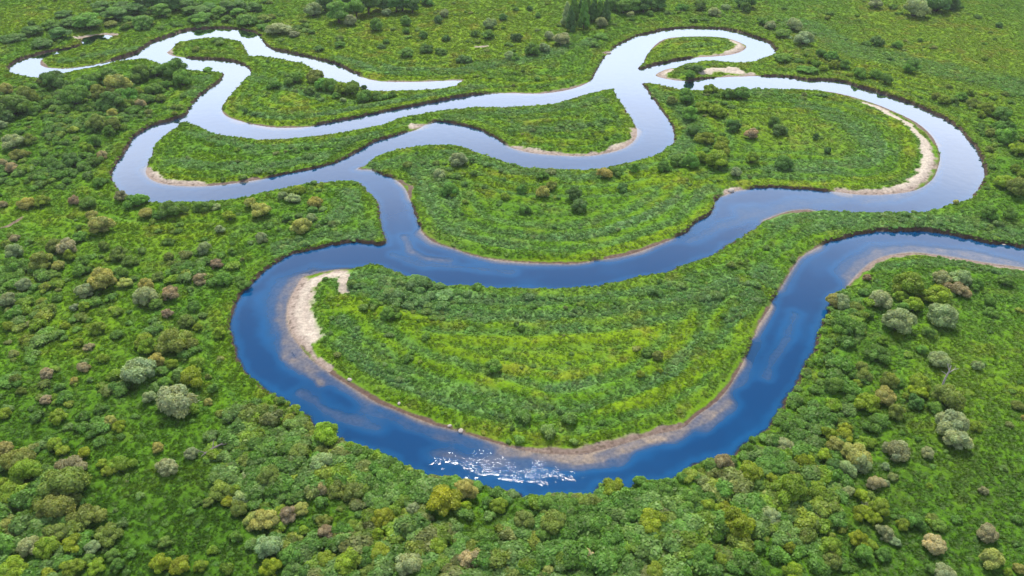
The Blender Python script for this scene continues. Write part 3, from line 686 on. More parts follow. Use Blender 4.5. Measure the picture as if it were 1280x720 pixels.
# ------------------------------------------------------------------ every bush and tree one can pick out: (x, y, width, look) at 4x in its tile of the photo
# looks: m green, d dark green, g grey-green, y yellow-green, Y bright yellow, o olive, k khaki, p pinkish brown, t cream; upper-case T / C after it: tree, conical tree
BUSH = {
(0,0): '''430,80,150,mT 350,90,110,d 200,190,110,d 290,140,120,dT 150,130,100,dT 60,170,110,d 12,180,70,d 570,40,140,dT 670,20,120,dT 710,95,110,m 800,40,100,mT 870,10,100,dT
945,40,80,mT 1010,80,100,m 1070,75,60,m 1045,20,90,dT 1130,18,110,dT 1230,80,110,m 1130,90,50,m 1190,15,90,dT 550,105,70,o 495,40,70,m 320,60,80,d 1265,15,90,dT 760,15,90,dT 620,60,80,d
500,8,110,dT 610,5,110,dT 710,8,110,dT 815,5,100,dT 935,8,100,dT 1000,35,100,dT 1090,50,80,mT 1185,48,80,mT 255,115,90,m 640,85,70,m
540,380,90,m 470,390,70,m 260,405,110,d 430,420,90,m 370,475,120,m 490,460,80,o 580,430,110,k 700,360,100,m 780,350,90,m 860,350,110,m 910,400,90,m 650,480,90,m 760,435,80,m 820,425,60,m
600,470,80,m 730,485,70,m 800,485,60,o 555,515,110,d 700,515,50,p 560,558,55,k 680,395,60,m 1032,340,45,m 30,440,60,k 60,520,140,m 130,500,110,o 170,540,70,m 30,580,80,d 10,620,50,g
545,660,55,m 480,620,90,o 565,630,70,o 230,655,45,d 60,700,100,g 140,690,70,o 470,705,70,m''',
(1,0): '''285,45,90,g 410,60,130,mT 470,100,70,g 450,15,100,dT 560,20,120,dT 630,8,100,dT 653,58,50,g 700,25,90,dT 780,25,90,dT 850,5,60,d 340,12,100,dT 500,50,90,mT 730,8,110,dT 40,80,60,o 75,75,50,o 20,100,40,m 110,130,110,g 190,160,60,g
30,130,60,m 315,240,45,d 420,215,60,m 280,157,35,m 625,220,45,d 650,200,35,m 750,255,80,m 855,238,60,d 925,250,60,m 835,175,45,d 950,190,45,d 940,65,50,g 910,97,45,d 1170,115,70,g 1235,80,50,d
750,100,60,m 750,148,40,m 1160,175,60,m 1040,278,80,d 600,125,70,m 1270,270,60,g 1100,168,50,m 90,425,60,m 190,390,90,m 300,380,80,o 370,430,80,m 430,445,80,y 480,440,80,m 545,430,30,d
540,470,80,m 435,497,28,g 400,480,40,m 600,475,60,m 640,480,50,m 680,470,40,m 330,420,70,m 270,450,60,m''',
(2,0): '''275,80,56,gC 310,62,60,mC 345,58,56,dC 375,50,60,mC 410,60,56,dC 440,62,56,mC 470,68,56,dC 295,105,60,dC 360,95,60,mC 445,112,60,g 560,25,90,mT 540,6,100,dT 590,5,100,dT 645,4,100,dT 735,8,90,dT 610,20,90,mT 660,25,80,dT 700,20,70,dT 500,30,60,m
250,195,80,g 160,235,60,g 100,245,80,m 185,180,50,g 20,190,50,d 90,40,30,d 20,45,30,m 130,75,30,m 595,70,35,g 690,65,40,m 1010,55,60,g 1070,30,45,g 940,25,60,m 850,35,50,m 910,90,40,m 965,90,40,m
1170,15,80,d 1170,40,60,m 1250,105,50,m 450,170,60,m 410,215,60,m 10,280,50,m 930,335,60,d 895,375,60,m 880,320,50,m 990,440,60,y 870,475,80,m 800,495,60,o 960,530,80,y 1030,550,80,y
890,570,80,m 970,680,90,y 1050,706,60,y 1110,630,80,d 1200,670,60,p 920,650,80,d 1150,460,80,m 1080,465,60,m''',
(3,0): '''15,125,50,g 130,125,70,g 110,180,35,g 180,190,90,g 80,155,80,m 75,280,80,m 150,270,60,y 225,285,60,y 265,260,50,m 320,275,60,m 175,330,60,m 220,345,65,m 345,290,40,m 330,320,50,y
385,325,50,m 455,365,65,m 495,375,45,y 540,370,70,m 590,395,60,m 545,205,70,d 650,222,50,m 540,10,70,g 740,35,120,g 850,10,120,d 920,20,80,d 625,28,40,m 715,340,70,m 880,495,65,y 840,480,45,o
935,500,50,m 970,480,60,m 1010,450,50,y 1025,510,60,o 1095,540,80,y 1180,560,80,m 1070,570,40,y 1120,660,60,o 1160,630,60,m 1210,640,60,m 1265,690,40,y 1180,680,100,m 60,650,80,d 30,610,60,m
240,685,35,d 1155,125,35,d''',
(0,1): '''290,110,80,d 465,80,70,m 510,50,50,p 355,75,90,d 445,25,60,y 95,45,80,o 60,115,60,p 15,95,50,p 130,290,75,k 10,295,45,p 210,285,70,y 370,275,60,p 435,280,80,m 490,190,60,m 600,260,60,p
680,275,100,m 725,335,65,k 455,345,65,k 495,400,110,k 405,465,60,m 860,320,110,m 1005,305,80,m 1075,300,50,g 780,350,50,m 1145,360,50,y 1250,290,60,k 1100,425,45,g 840,480,50,m 1020,520,65,g
840,555,50,o 1080,595,55,p 1000,670,70,p 270,510,100,o 340,525,90,p 205,590,110,o 70,540,90,g 350,560,60,y 415,580,70,m 290,610,60,k 520,510,50,o 590,555,80,o 650,585,70,m 70,620,90,m 265,660,60,m
400,635,60,m 515,685,120,k 625,690,70,k 730,705,80,k 790,660,60,o 600,640,80,m 120,700,80,g 930,610,80,m 1160,530,40,m 1120,665,70,m 1220,690,60,m 30,500,50,o 70,465,50,p''',
(1,1): '''1012,72,85,g 915,140,65,g 968,225,90,m 985,245,40,y 185,258,75,g 130,255,45,g 215,220,60,y 292,283,72,k 225,400,100,k 22,322,100,k 25,460,60,g 155,355,50,m 275,360,50,g 1245,255,50,y 340,380,40,m''',
(2,1): '''460,140,70,k 1045,30,90,y 940,65,70,y 895,95,80,m 1030,80,100,y 1200,75,60,y 830,75,80,m 760,110,70,m 615,125,50,m 150,155,50,m 155,235,80,k 195,205,50,o 65,320,60,m 310,250,80,d 340,300,70,d
1120,140,50,g 550,210,60,d 530,130,60,m 50,220,60,m 1200,570,10,m''',
(3,1): '''80,90,90,d 300,25,40,d 1185,180,90,y 1250,220,100,o 1235,130,50,y 1110,350,80,m 1260,30,80,y 940,288,30,k 870,672,90,g 965,672,100,g 705,705,130,y 500,660,40,p 1050,695,60,m 1190,680,80,m 1210,350,70,m 1275,155,50,y''',
(0,2): '''720,40,120,g 850,35,75,p 835,125,55,p 775,75,60,m 420,20,80,g 370,90,45,g 420,90,50,y 320,180,50,y 40,182,55,y 110,45,60,m 40,60,80,g 925,160,90,o 985,192,45,y 915,217,40,y 875,265,150,o
715,255,110,y 735,295,90,y 690,415,165,g 780,355,80,k 860,380,60,y 985,375,80,y 962,435,110,Y 1040,440,30,o 865,560,180,g 745,545,70,g 965,605,60,y 1038,560,40,k 390,265,55,y 445,290,45,p
510,345,65,y 230,425,60,p 410,390,60,p 105,515,45,o 225,555,60,p 290,643,80,y 20,625,70,y 545,655,70,k 590,690,60,Y 1095,220,60,y 400,140,60,o 490,200,70,y 970,90,60,m 370,460,40,k 580,220,60,m
820,470,60,m 1060,500,50,m''',
(1,2): '''345,700,90,y 1190,385,80,m 655,120,80,m''',
(2,2): '''740,405,30,Y 640,430,45,y 730,335,60,o 680,310,60,m''',
(3,2): '''650,165,150,g 565,50,110,g 880,140,150,g 850,40,150,y 725,85,100,y 665,35,70,y 780,25,80,y 950,10,90,p 435,100,70,o 370,70,80,g 330,60,70,k 385,205,110,m 680,95,60,m 570,270,50,y 550,330,100,m
480,435,80,o 450,470,50,y 470,385,60,o 610,465,90,o 655,470,70,m 755,470,100,y 755,520,80,Y 495,575,110,Y 590,535,110,k 895,545,140,o 840,600,80,m 925,690,140,g 1040,690,60,y 1050,390,60,g
860,355,110,g 770,310,60,m 560,670,110,m 640,630,80,o 330,495,90,m 800,225,60,m 1120,115,60,m 690,545,40,y 740,570,80,d 1250,585,60,o 1110,60,60,m 385,710,60,Y 500,690,60,m 1278,650,30,k''',
(0,3): '''20,80,80,k 90,140,140,o 130,200,130,y 270,60,80,y 310,90,60,y 420,100,60,Y 340,170,120,p 310,270,200,o 230,190,90,m 60,300,140,y 150,355,80,m 270,380,150,o 430,420,130,o 110,430,80,m
30,480,90,k 270,500,130,o 540,500,110,o 360,560,100,Y 230,570,130,y 140,570,120,g 460,570,80,g 480,660,80,y 560,610,70,m 360,670,100,y 60,690,140,y 230,710,80,Y 590,660,70,m 10,250,60,y
30,590,90,m 440,630,60,m 605,150,100,y 545,190,60,y 510,155,50,y 785,70,55,k 830,170,100,g 950,100,80,g 1100,280,110,o 1135,330,60,Y 1130,190,50,Y 1180,290,60,y 1040,340,60,o 985,340,50,m
800,650,100,Y 895,660,100,Y 1000,665,60,y 1215,130,70,o 1250,200,80,g 1190,370,90,o 1270,430,95,k 1180,520,60,m 825,545,60,o 1200,330,80,g''',
(1,3): '''345,20,110,y 210,90,100,o 325,85,80,o 320,285,70,p 60,220,130,o 400,290,90,o 490,290,100,o 330,150,120,g 600,200,80,m 645,230,100,m 720,290,80,m 935,345,165,Y 1045,375,60,Y 1050,280,110,k
1210,360,90,y 630,430,110,Y 785,375,60,g 625,355,100,m 45,430,130,k 130,390,70,y 215,375,90,k 160,420,80,p 240,490,50,y 340,440,70,o 350,500,80,p 430,490,90,m 480,460,60,y 610,510,70,Y
620,595,100,y 690,575,60,y 900,570,90,y 1130,520,110,m 1065,630,105,t 760,670,130,g 560,690,90,o 450,650,130,y 345,630,90,y 80,680,90,Y 150,620,90,m 60,580,130,g 540,600,90,m 800,610,60,y
1025,710,60,y 840,300,60,m''',
(2,3): '''495,290,110,y 530,255,60,Y 400,350,110,o 60,430,120,o 205,450,130,o 150,510,80,m 695,460,130,Y 475,480,60,y 550,510,80,m 590,420,70,m 560,450,60,m 1195,200,130,Y 1060,150,100,p 980,380,90,y
1060,380,100,Y 1120,370,60,y 1185,350,45,Y 1130,470,160,Y 1270,400,90,g 1265,310,70,k 370,620,75,t 340,570,40,g 220,610,50,Y 175,685,70,k 740,620,60,g 830,630,80,o 960,610,110,m 950,660,90,m
1050,640,70,y 720,690,90,y 690,280,100,m 760,290,100,m 1080,220,70,m 890,340,100,m 1230,260,80,m 160,350,90,m 290,370,80,m 640,245,60,m 500,550,110,m 150,575,50,m 40,560,60,m''',
(3,3): '''185,155,110,Y 225,190,80,k 290,110,90,Y 340,75,90,k 440,110,150,k 460,150,110,g 390,180,90,g 330,170,80,d 280,185,50,Y 40,165,100,m 110,290,160,y 245,290,110,y 90,60,90,g 250,80,70,m
385,15,80,Y 310,10,80,Y 490,45,80,y 645,90,130,g 940,30,130,g 800,100,70,g 590,165,40,g 545,245,80,p 590,250,40,g 405,290,60,g 475,310,70,Y 510,315,60,o 555,375,110,y 480,400,90,Y 530,435,70,Y
495,350,50,g 450,535,80,Y 515,555,70,y 590,500,80,g 105,570,60,Y 320,570,110,y 320,640,110,o 480,600,90,m 580,610,70,m 280,660,60,m 840,550,120,t 835,430,60,o 860,460,80,o 740,440,100,m 680,460,60,y
1100,505,110,p 1120,630,120,k 1200,700,50,y 1260,680,60,k 890,700,110,g 820,680,60,m 20,410,90,g 80,380,70,y 640,540,60,g 1080,290,50,g 810,265,40,y 20,230,60,Y 130,700,90,y'''}

LOOK = {'m': ((.145, .300, .042), 'green'), 'd': ((.108, .230, .050), 'dark green'), 'g': ((.300, .385, .180), 'grey-green'),
        'y': ((.240, .355, .024), 'yellow-green'), 'Y': ((.275, .365, .016), 'bright yellow-green'), 'o': ((.205, .275, .050), 'olive'),
        'k': ((.350, .370, .095), 'khaki'), 'p': ((.360, .315, .190), 'pinkish brown'), 't': ((.44, .41, .22), 'pale cream')}

def ragged(L, seed):
    r = np.random.default_rng(seed); out = []
    ax, ay = r.uniform(.8, 1.25), r.uniform(.75, 1.1)
    for (cc, q) in L: out.append(((cc[0] * ax + r.normal(0, .06), cc[1] * ay + r.normal(0, .06), cc[2] * r.uniform(.8, 1.25)), q))
    for i in range(4):
        t = r.uniform(0, 6.28); out.append(((.75 * math.cos(t), .75 * math.sin(t), r.uniform(.1, .9)), (.17, .17, .2)))
    return out
CROWNS = {
 'round_bush': [leafy('crown', 100 + i, dome_lobes(200 + i, 20 + i, .64 + .02 * i, .20, .40, 1.3 + .06 * i), 4400, .062, M_FOL, jit=.5, core=.88, rough=.11) for i in range(7)],
 'spreading_bush': [leafy('crown', 120 + i, ragged(dome_lobes(220 + i, 13 + i, .80, .20, .44, 1.1 + .05 * i, .8), 500 + i), 4000, .062, M_FOL, jit=.55, core=.86, rough=.13) for i in range(8)],
}
def tree_lobes(seed):
    r = np.random.default_rng(seed); L = [((0, 0, 1.3), (.5, .5, .7))]
    for i in range(20):
        a = r.uniform(0, 6.28); t = r.uniform(0, 1); k = .62 * math.sqrt(max(0.05, 1 - (2 * t - .9) ** 2)) * r.uniform(.8, 1.1)
        rr = r.uniform(.27, .40); L.append(((k * math.cos(a), k * math.sin(a), .55 + t * 1.35), (rr, rr, rr * .9)))
    return L
def cone_lobes(seed):
    r = np.random.default_rng(seed); L = [((0, 0, 1.6), (.35, .35, 1.3))]
    for i in range(18):
        t = (i + .5) / 18; a = i * 2.4; k = .42 * (1 - t) ** .8 + .05; rr = .34 * (1 - .6 * t)
        L.append(((k * math.cos(a), k * math.sin(a), .3 + t * 2.9), (rr, rr, rr * 1.5)))
    return L
CROWNS['leafy_tree'] = [leafy('crown', 140 + i, tree_lobes(240 + i), 3000, .08, M_FOL, zmin=.25) for i in range(4)]
CROWNS['conical_tree'] = [leafy('crown', 160 + i, cone_lobes(260 + i), 2600, .085, M_FOL, zmin=.15) for i in range(3)]
TRUNKS = {'round_bush': [tubes('trunk', stems(i, 1.1), M_BARK) for i in range(2)],
          'spreading_bush': [tubes('trunk', stems(5 + i, .9), M_BARK) for i in range(2)],
          'leafy_tree': [tubes('trunk', stems(9, 2.0, tree=True), M_BARK)],
          'conical_tree': [tubes('trunk', [[(0, 0, -.05, .08), (0, 0, 1.5, .05), (0, 0, 3.1, .01)], [(0, 0, .5, .03), (.3, .1, .7, .01)], [(0, 0, .8, .03), (-.28, .15, 1.0, .01)]], M_BARK)]}
HGT = {'round_bush': .70, 'spreading_bush': .55, 'leafy_tree': .80, 'conical_tree': 1.55}     # height / width of the finished crown

entries = []
for (c, r_), txt in BUSH.items():
    for e in txt.split():
        a = e.split(','); look = a[3][0]; fl = a[3][1:]
        w = float(a[2]) / 4
        if w < 5: continue
        entries.append([c * 320 + float(a[0]) / 4, r_ * 180 + float(a[1]) / 4, w, look, fl])
br = np.random.default_rng(3)
things = []
for px, py, w, look, fl in entries:
    kind = {'T': 'leafy_tree', 'C': 'conical_tree'}.get(fl)
    if kind is None:
        kind = 'round_bush' if (look in 'gtk' and br.random() < .8) or br.random() < .4 else 'spreading_bush'
    W = w / F * 1.0
    zc = 1.2
    for it in range(4):
        q = to_world(px, py, zc); Wm = w / F * depth_of(q[1], zc) * 1.04
        zc = 1.1 + Wm * HGT[kind] * .48
    things.append(dict(px=px, py=py, w=w, look=look, kind=kind, x=q[0], y=q[1], W=Wm))
PT = np.array([[t['x'], t['y']] for t in things])
dT = sdf(PT)
# a bush whose stem would stand in the water is moved back onto its bank
for it in range(30):
    bad = dT < .5
    if not bad.any(): break
    e = .5
    gx = (sdf(PT[bad] + [e, 0]) - sdf(PT[bad] - [e, 0])); gy = (sdf(PT[bad] + [0, e]) - sdf(PT[bad] - [0, e]))
    gg = unit(np.stack([gx, gy], -1) + 1e-9)
    PT[bad] += gg * .5; dT = sdf(PT)
hT = terrain(PT, dT)[0]
for t, p, hh, d_ in zip(things, PT, hT, dT): t['x'], t['y'], t['z'], t['d'] = p[0], p[1], hh, d_

ZONES = [(0,0,120,62,'among the far woods, top left corner'),(120,0,240,36,'in the far wood above the oxbow'),(240,0,330,32,'in the far wood above the upper-left bend'),
 (305,10,375,50,'beside the bend at upper left'),(330,0,400,36,'at the left end of the far wood'),(400,0,545,28,'in the far wood at the top edge'),
 (340,20,480,70,'on the far meadow left of the dead-end arm'),(480,0,560,110,'on the far meadow above the dead-end arm'),(560,0,690,50,'on the far meadow left of the conical trees'),
 (640,44,760,100,'on the meadow left of the wide junction'),(400,85,520,135,'on the strip below the dead-end arm'),(320,85,400,135,'on the lobe inside the upper-left bend'),
 (700,0,762,44,'in the grove of conical trees'),(762,0,840,36,'in the wood right of the conical trees'),(840,0,962,40,'behind the teardrop island'),
 (850,76,935,98,'on the sandy spit below the teardrop island'),(955,0,1045,60,'on the far meadow right of the teardrop island'),(960,60,1130,112,'between teardrop island and right loop'),
 (1045,0,1280,70,'on the far meadow at top right'),(1130,70,1220,130,'along the outside top of the right loop'),(1150,110,1280,160,'above the right loop bend'),(1220,130,1280,200,'on the bank right of the right loop'),
 (1180,200,1280,262,'on the bank right of the right loop'),(1180,255,1290,300,'on the strip between the two right channels'),
 (0,90,60,180,'on the left edge below the oxbow'),(60,84,140,120,'in the thicket under the oxbow, left half'),(140,80,270,120,'in the thicket under the oxbow, right half'),
 (60,115,270,150,'on the lower side of the thicket under the oxbow'),(60,150,150,182,'left of the big left bend'),(0,180,75,265,'on the left edge beside the big left bend'),(75,180,150,245,'close left of the big left bend'),
 (100,225,160,330,'under the big left bend, left side'),(150,225,330,280,'along the bank under the big left bend'),(330,225,480,300,'on the grassy tongue west of the narrow channel'),
 (230,265,330,360,'on the meadow between left bends'),(160,280,235,345,'in the scrub on the left meadow'),
 (450,180,640,320,'on the west end of the central island'),(630,190,730,330,'in the middle of the central island'),(730,180,850,320,'on the central island below its channel bend'),
 (800,100,930,160,'on the northern tip of the central island'),(850,150,960,240,'on the central island near its eastern meadow'),(930,100,1180,240,'on the meadow inside the right loop'),
 (0,300,80,362,'in the left edge scrub'),(80,300,150,362,'in the left thicket'),(150,335,240,395,'in the bush belt left of the near bend'),
 (0,362,80,470,'on the left edge meadow'),(80,362,165,470,'on the left meadow'),(145,395,210,460,'in the cluster around the big grey willow'),(205,360,300,425,'left of the near bend, beside the water'),
 (170,425,230,520,'around the lower big willow on the left'),(225,425,330,520,'on the bank left of the near bend'),(0,460,170,545,'on the lower left meadow'),
 (0,540,45,640,'in the bottom left thicket, against the edge'),(45,540,130,600,'in the upper part of the bottom left thicket'),(45,600,130,660,'in the middle of the bottom left thicket'),
 (0,635,70,720,'in the bottom left corner'),(70,650,165,720,'at the bottom of the bottom left thicket'),(125,540,180,620,'right of the bottom left thicket'),
 (180,540,250,640,'on the grass lane at bottom left'),(180,640,270,720,'at the foot of the grass lane'),(240,540,320,640,'beside the fallen grey trunk'),
 (260,600,370,665,'below the fallen grey trunk'),(300,520,420,575,'on the lower left bank of the near bend'),(320,575,400,640,'under the lower left bank'),(400,575,480,640,'on the slope under the near bend, left half'),
 (300,640,400,720,'at the bottom edge, left of centre'),(400,630,480,720,'at the bottom edge under the near bend'),(480,560,600,655,'under the glittering water'),(480,650,560,720,'at the bottom edge left of the cream bush'),
 (560,640,660,720,'near the cream bush at bottom centre'),(600,590,700,660,'on the bank under the glittering water'),(660,660,760,720,'around the small cream bush at the bottom'),(660,600,760,665,'on the bank below the lowest water'),
 (740,590,860,640,'on the bank below the sandy shoal'),(740,640,850,720,'at the bottom right of centre'),(850,560,960,640,'on the bank right of the sandy shoal'),(850,620,965,720,'at the bottom below the shoal bank'),
 (1030,360,1070,420,'on the bank beside the right channel'),(1040,330,1150,380,'by the pale point of the right bank'),(1085,340,1215,415,'in the willow group right of the channel'),(1200,330,1280,420,'on the meadow right of the willow group'),
 (1040,400,1140,450,'in the scrub under the willow group'),(1130,400,1240,480,'around the white dead tree'),(1060,450,1130,520,'left of the dead tree'),(1130,475,1215,560,'below the dead tree'),(1215,420,1290,560,'near the right edge under the dead tree'),
 (960,480,1060,560,'on the bank right of the near bend'),(990,540,1045,585,'at the left of the khaki cluster'),(1030,530,1100,605,'in the khaki cluster'),(960,560,1020,625,'left of the khaki cluster'),
 (1020,595,1060,645,'under the khaki cluster'),(1060,580,1125,660,'right of the khaki cluster'),(960,625,1060,720,'at the bottom edge under the khaki cluster'),(1060,640,1125,720,'at the bottom edge right of the khaki cluster'),
 (1100,530,1200,610,'on the lower right meadow'),(1125,600,1210,720,'at the bottom of the lower right meadow'),(1200,560,1290,720,'in the bottom right corner'),
 (400,330,960,560,'inside the near bend')]
def zone(px, py):
    for x0, y0, x1, y1, n in ZONES:
        if x0 <= px < x1 and y0 <= py < y1: return n
    for bx in (40, 90, 200, 400):
        for x0, y0, x1, y1, n in ZONES:
            if x0 - bx <= px < x1 + bx and y0 - bx * .6 <= py < y1 + bx * .6: return n
KN = {'round_bush': 'round bush', 'spreading_bush': 'spreading bush', 'leafy_tree': 'leafy tree', 'conical_tree': 'conical tree'}
cells = {}
for t in things:
    t['zone'] = zone(t['px'], t['py'])
    cells.setdefault((t['zone'], t['look'], t['kind']), []).append(t)
ORD = ['', 'second', 'third', 'fourth', 'fifth', 'sixth', 'seventh', 'eighth', 'ninth']
for (zn, look, kind), L in cells.items():
    col = LOOK[look][1]; n = len(L)
    ws = sorted(t['w'] for t in L)
    L.sort(key=lambda t: t['px'])
    for i, t in enumerate(L):
        if n == 1: t['label'] = f'{col} {KN[kind]} {zn}'
        elif n == 2 and ws[1] > ws[0] * 1.35: t['label'] = f"{'larger' if t['w'] == ws[1] else 'smaller'} {col} {KN[kind]} {zn}"
        elif n == 2: t['label'] = f"{('left-hand', 'right-hand')[i]} {col} {KN[kind]} {zn}"
        else:
            rank = 'leftmost' if i == 0 else 'rightmost' if i == n - 1 else ORD[i] + ' from left'
            t['label'] = f'{col} {KN[kind]}, {rank}, {zn}'
GROUPS = {'round_bush': 'round bushes on the river meadows', 'spreading_bush': 'spreading bushes on the river meadows', 'leafy_tree': 'trees of the far woods', 'conical_tree': 'grove of conical trees'}
for i, t in enumerate(things):
    k = t['kind']
    root = bpy.data.objects.new(k, None); COL.objects.link(root)
    root.location = (t['x'], t['y'], t['z'] - .05); root.rotation_euler = (0, 0, br.uniform(0, 6.28))
    root.empty_display_size = .5
    s = t['W'] / 2 * (1.0 if k != 'conical_tree' else 1.35)
    root.scale = (s * br.uniform(.92, 1.08), s * br.uniform(.92, 1.08), s * br.uniform(.85, 1.12) * (.78 if k == 'leafy_tree' else 1) * (.5 if t['px'] < 165 and t['py'] < 52 else .6 if t['y'] > 320 and t['d'] < (30 if t['px'] < 640 else 12) else 1))
    c = add('crown', CROWNS[k][br.integers(len(CROWNS[k]))], root)
    b = np.array(LOOK[t['look']][0]) * 1.22 * br.uniform(.87, 1.15) * (1 + br.normal(0, .05, 3))
    q_ = .05 if t['look'] in 'gkt' else .14
    b = b * (1 - q_) + np.array([.12, .25, .03]) * q_
    c.color = (*b, 1)
    add('trunk', TRUNKS[k][br.integers(len(TRUNKS[k]))], root)
    root['label'] = t['label']; root['category'] = 'tree' if 'tree' in k else 'bush'; root['group'] = GROUPS[k]

# ------------------------------------------------------------------ low growth: instanced clumps nobody could count
def scatter(name, P, Z, S, tint, protos, label, cat, rx=None):
    n = len(P)
    me = bpy.data.meshes.new(name + '_points'); me.vertices.add(n)
    me.vertices.foreach_set('co', np.concatenate([P, Z[:, None]], 1).astype(np.float32).ravel())
    r = np.random.default_rng(len(P))
    def at(nm, ty, key, arr):
        a = me.attributes.new(nm, ty, 'POINT'); a.data.foreach_set(key, arr.ravel())
    at('size', 'FLOAT_VECTOR', 'vector', S.astype(np.float32))
    rot = np.zeros((n, 3)); rot[:, 2] = r.uniform(0, 6.283, n) if rx is None else rx
    at('turn', 'FLOAT_VECTOR', 'vector', rot.astype(np.float32))
    at('pick', 'INT', 'value', r.integers(0, len(protos), n).astype(np.int32))
    at('tint', 'FLOAT_COLOR', 'color', np.concatenate([tint, np.ones((n, 1))], 1).astype(np.float32))
    o = add(name, me); o['kind'] = 'stuff'; o['label'] = label; o['category'] = cat
    ng = bpy.data.node_groups.new(name + '_scatter', 'GeometryNodeTree')
    ng.interface.new_socket('Geometry', in_out='INPUT', socket_type='NodeSocketGeometry')
    ng.interface.new_socket('Geometry', in_out='OUTPUT', socket_type='NodeSocketGeometry')
    gi = ng.nodes.new('NodeGroupInput'); go = ng.nodes.new('NodeGroupOutput'); L = ng.links.new
    iop = ng.nodes.new('GeometryNodeInstanceOnPoints')
    g2i = ng.nodes.new('GeometryNodeGeometryToInstance')
    for m in protos:
        po = bpy.data.objects.new(m.name, m)
        oi = ng.nodes.new('GeometryNodeObjectInfo'); oi.inputs['Object'].default_value = po
        L(oi.outputs['Geometry'], g2i.inputs[0])
    def na(nm, ty):
        q = ng.nodes.new('GeometryNodeInputNamedAttribute'); q.data_type = ty; q.inputs['Name'].default_value = nm
        return next(s for s in q.outputs if s.enabled and s.name == 'Attribute')
    L(gi.outputs[0], iop.inputs['Points']); L(g2i.outputs[0], iop.inputs['Instance'])
    iop.inputs['Pick Instance'].default_value = True
    L(na('pick', 'INT'), iop.inputs['Instance Index']); L(na('size', 'FLOAT_VECTOR'), iop.inputs['Scale'])
    e2r = ng.nodes.new('FunctionNodeEulerToRotation'); L(na('turn', 'FLOAT_VECTOR'), e2r.inputs[0]); L(e2r.outputs[0], iop.inputs['Rotation'])
    L(iop.outputs[0], go.inputs[0])
    md = o.modifiers.new('scatter', 'NODES'); md.node_group = ng
    return o

low = [leafy('low_shrub', 300 + i, dome_lobes(320 + i, 7, .6, .34, .52, 1.1), 620, .125, M_FOLI, core=.86, rough=.10) for i in range(7)]
def herb_lobes(seed):
    r = np.random.default_rng(seed)
    return [((r.uniform(-.5, .5), r.uniform(-.5, .5), r.uniform(.05, .25)), (.5, .5, r.uniform(.35, .6))) for _ in range(4)]
herb = [leafy('herb_clump', 340 + i, herb_lobes(340 + i), 190, .16, M_FOLI, jit=.6, core=.88, rough=.10) for i in range(5)]
def blades(seed, n=46):
    r = np.random.default_rng(seed); a = r.uniform(0, 6.28, n); rad = np.sqrt(r.uniform(0, 1, n)) * .55
    b = np.stack([np.cos(a) * rad, np.sin(a) * rad, np.zeros(n)], -1)
    out = np.stack([np.cos(a), np.sin(a), np.zeros(n)], -1) * r.uniform(.1, .7, (n, 1)) + [.28, -.12, 0]
    hgt = r.uniform(.55, 1.1, n)[:, None]; s = np.stack([-np.sin(a + 1), np.cos(a + 1), a * 0], -1) * .075
    up = np.array([0, 0, 1.])
    m = b + out * .35 + up * hgt * .62; t = b + out + up * hgt * .85
    q1 = np.stack([b - s, b + s, m + s, m - s], 1); q2 = np.stack([m - s, m + s, t + s * .2, t - s * .2], 1)
    V = np.concatenate([q1, q2], 1).reshape(-1, 3); Fq = np.arange(n * 8).reshape(-1, 4)
    v = (r.uniform(.75, 1.3, n)[:, None].repeat(8, 1)).reshape(-1)
    return raw_mesh('grass_tuft', V, Fq, M_FOLI, var=np.stack([v, v, v * .95, v * 0 + 1], -1))
tuft = [blades(400 + i) for i in range(5)]

def sample(dens_max, y0, y1, seed):
    """uniform world-space points over the meadow seen from the air"""
    r = np.random.default_rng(seed)
    A = lambda y: .56 * .5 * y * y + 60 * y
    n = int(dens_max * 2 * (A(y1) - A(y0)))
    t = np.linspace(y0, y1, 400); cdf = A(t); yy = np.interp(r.uniform(cdf[0], cdf[-1], n), cdf, t)
    xx = r.uniform(-1, 1, n) * (.56 * yy + 60)
    return np.stack([xx, yy], -1), r

def keepout(P, k=.75):
    """False under the crown of an individual bush"""
    ok = np.ones(len(P), bool)
    for t in things:
        rr = t['W'] * .5 * k
        i = (np.abs(P[:, 0] - t['x']) < rr) & (np.abs(P[:, 1] - t['y']) < rr)
        ii = np.nonzero(i)[0]
        if len(ii): ok[ii] &= np.hypot(P[ii, 0] - t['x'], P[ii, 1] - t['y']) > rr
    return ok

# low shrubs
P, r = sample(.62, 72, 470, 21)
d = sdf(P); P = P[d > .35]; d = d[d > .35]
cv = cover(P, d); sh = cv[0]
sd = sand_mask(P) < .25
nearb = (1 - sstep(60, 160, P[:, 1])) 
prob = np.clip(sstep(.36, .9, sh) * (.30 + .62 * sstep(480, 600, to_photo(P[:, 0], P[:, 1], 1.)[1])) + .02 + .10 * cv[1] * (P[:, 1] < 330), 0, 1)
prob *= np.where(P[:, 1] > 300, .45, 1) * np.where((P[:, 1] > 240) & (d < 5), .1, 1)
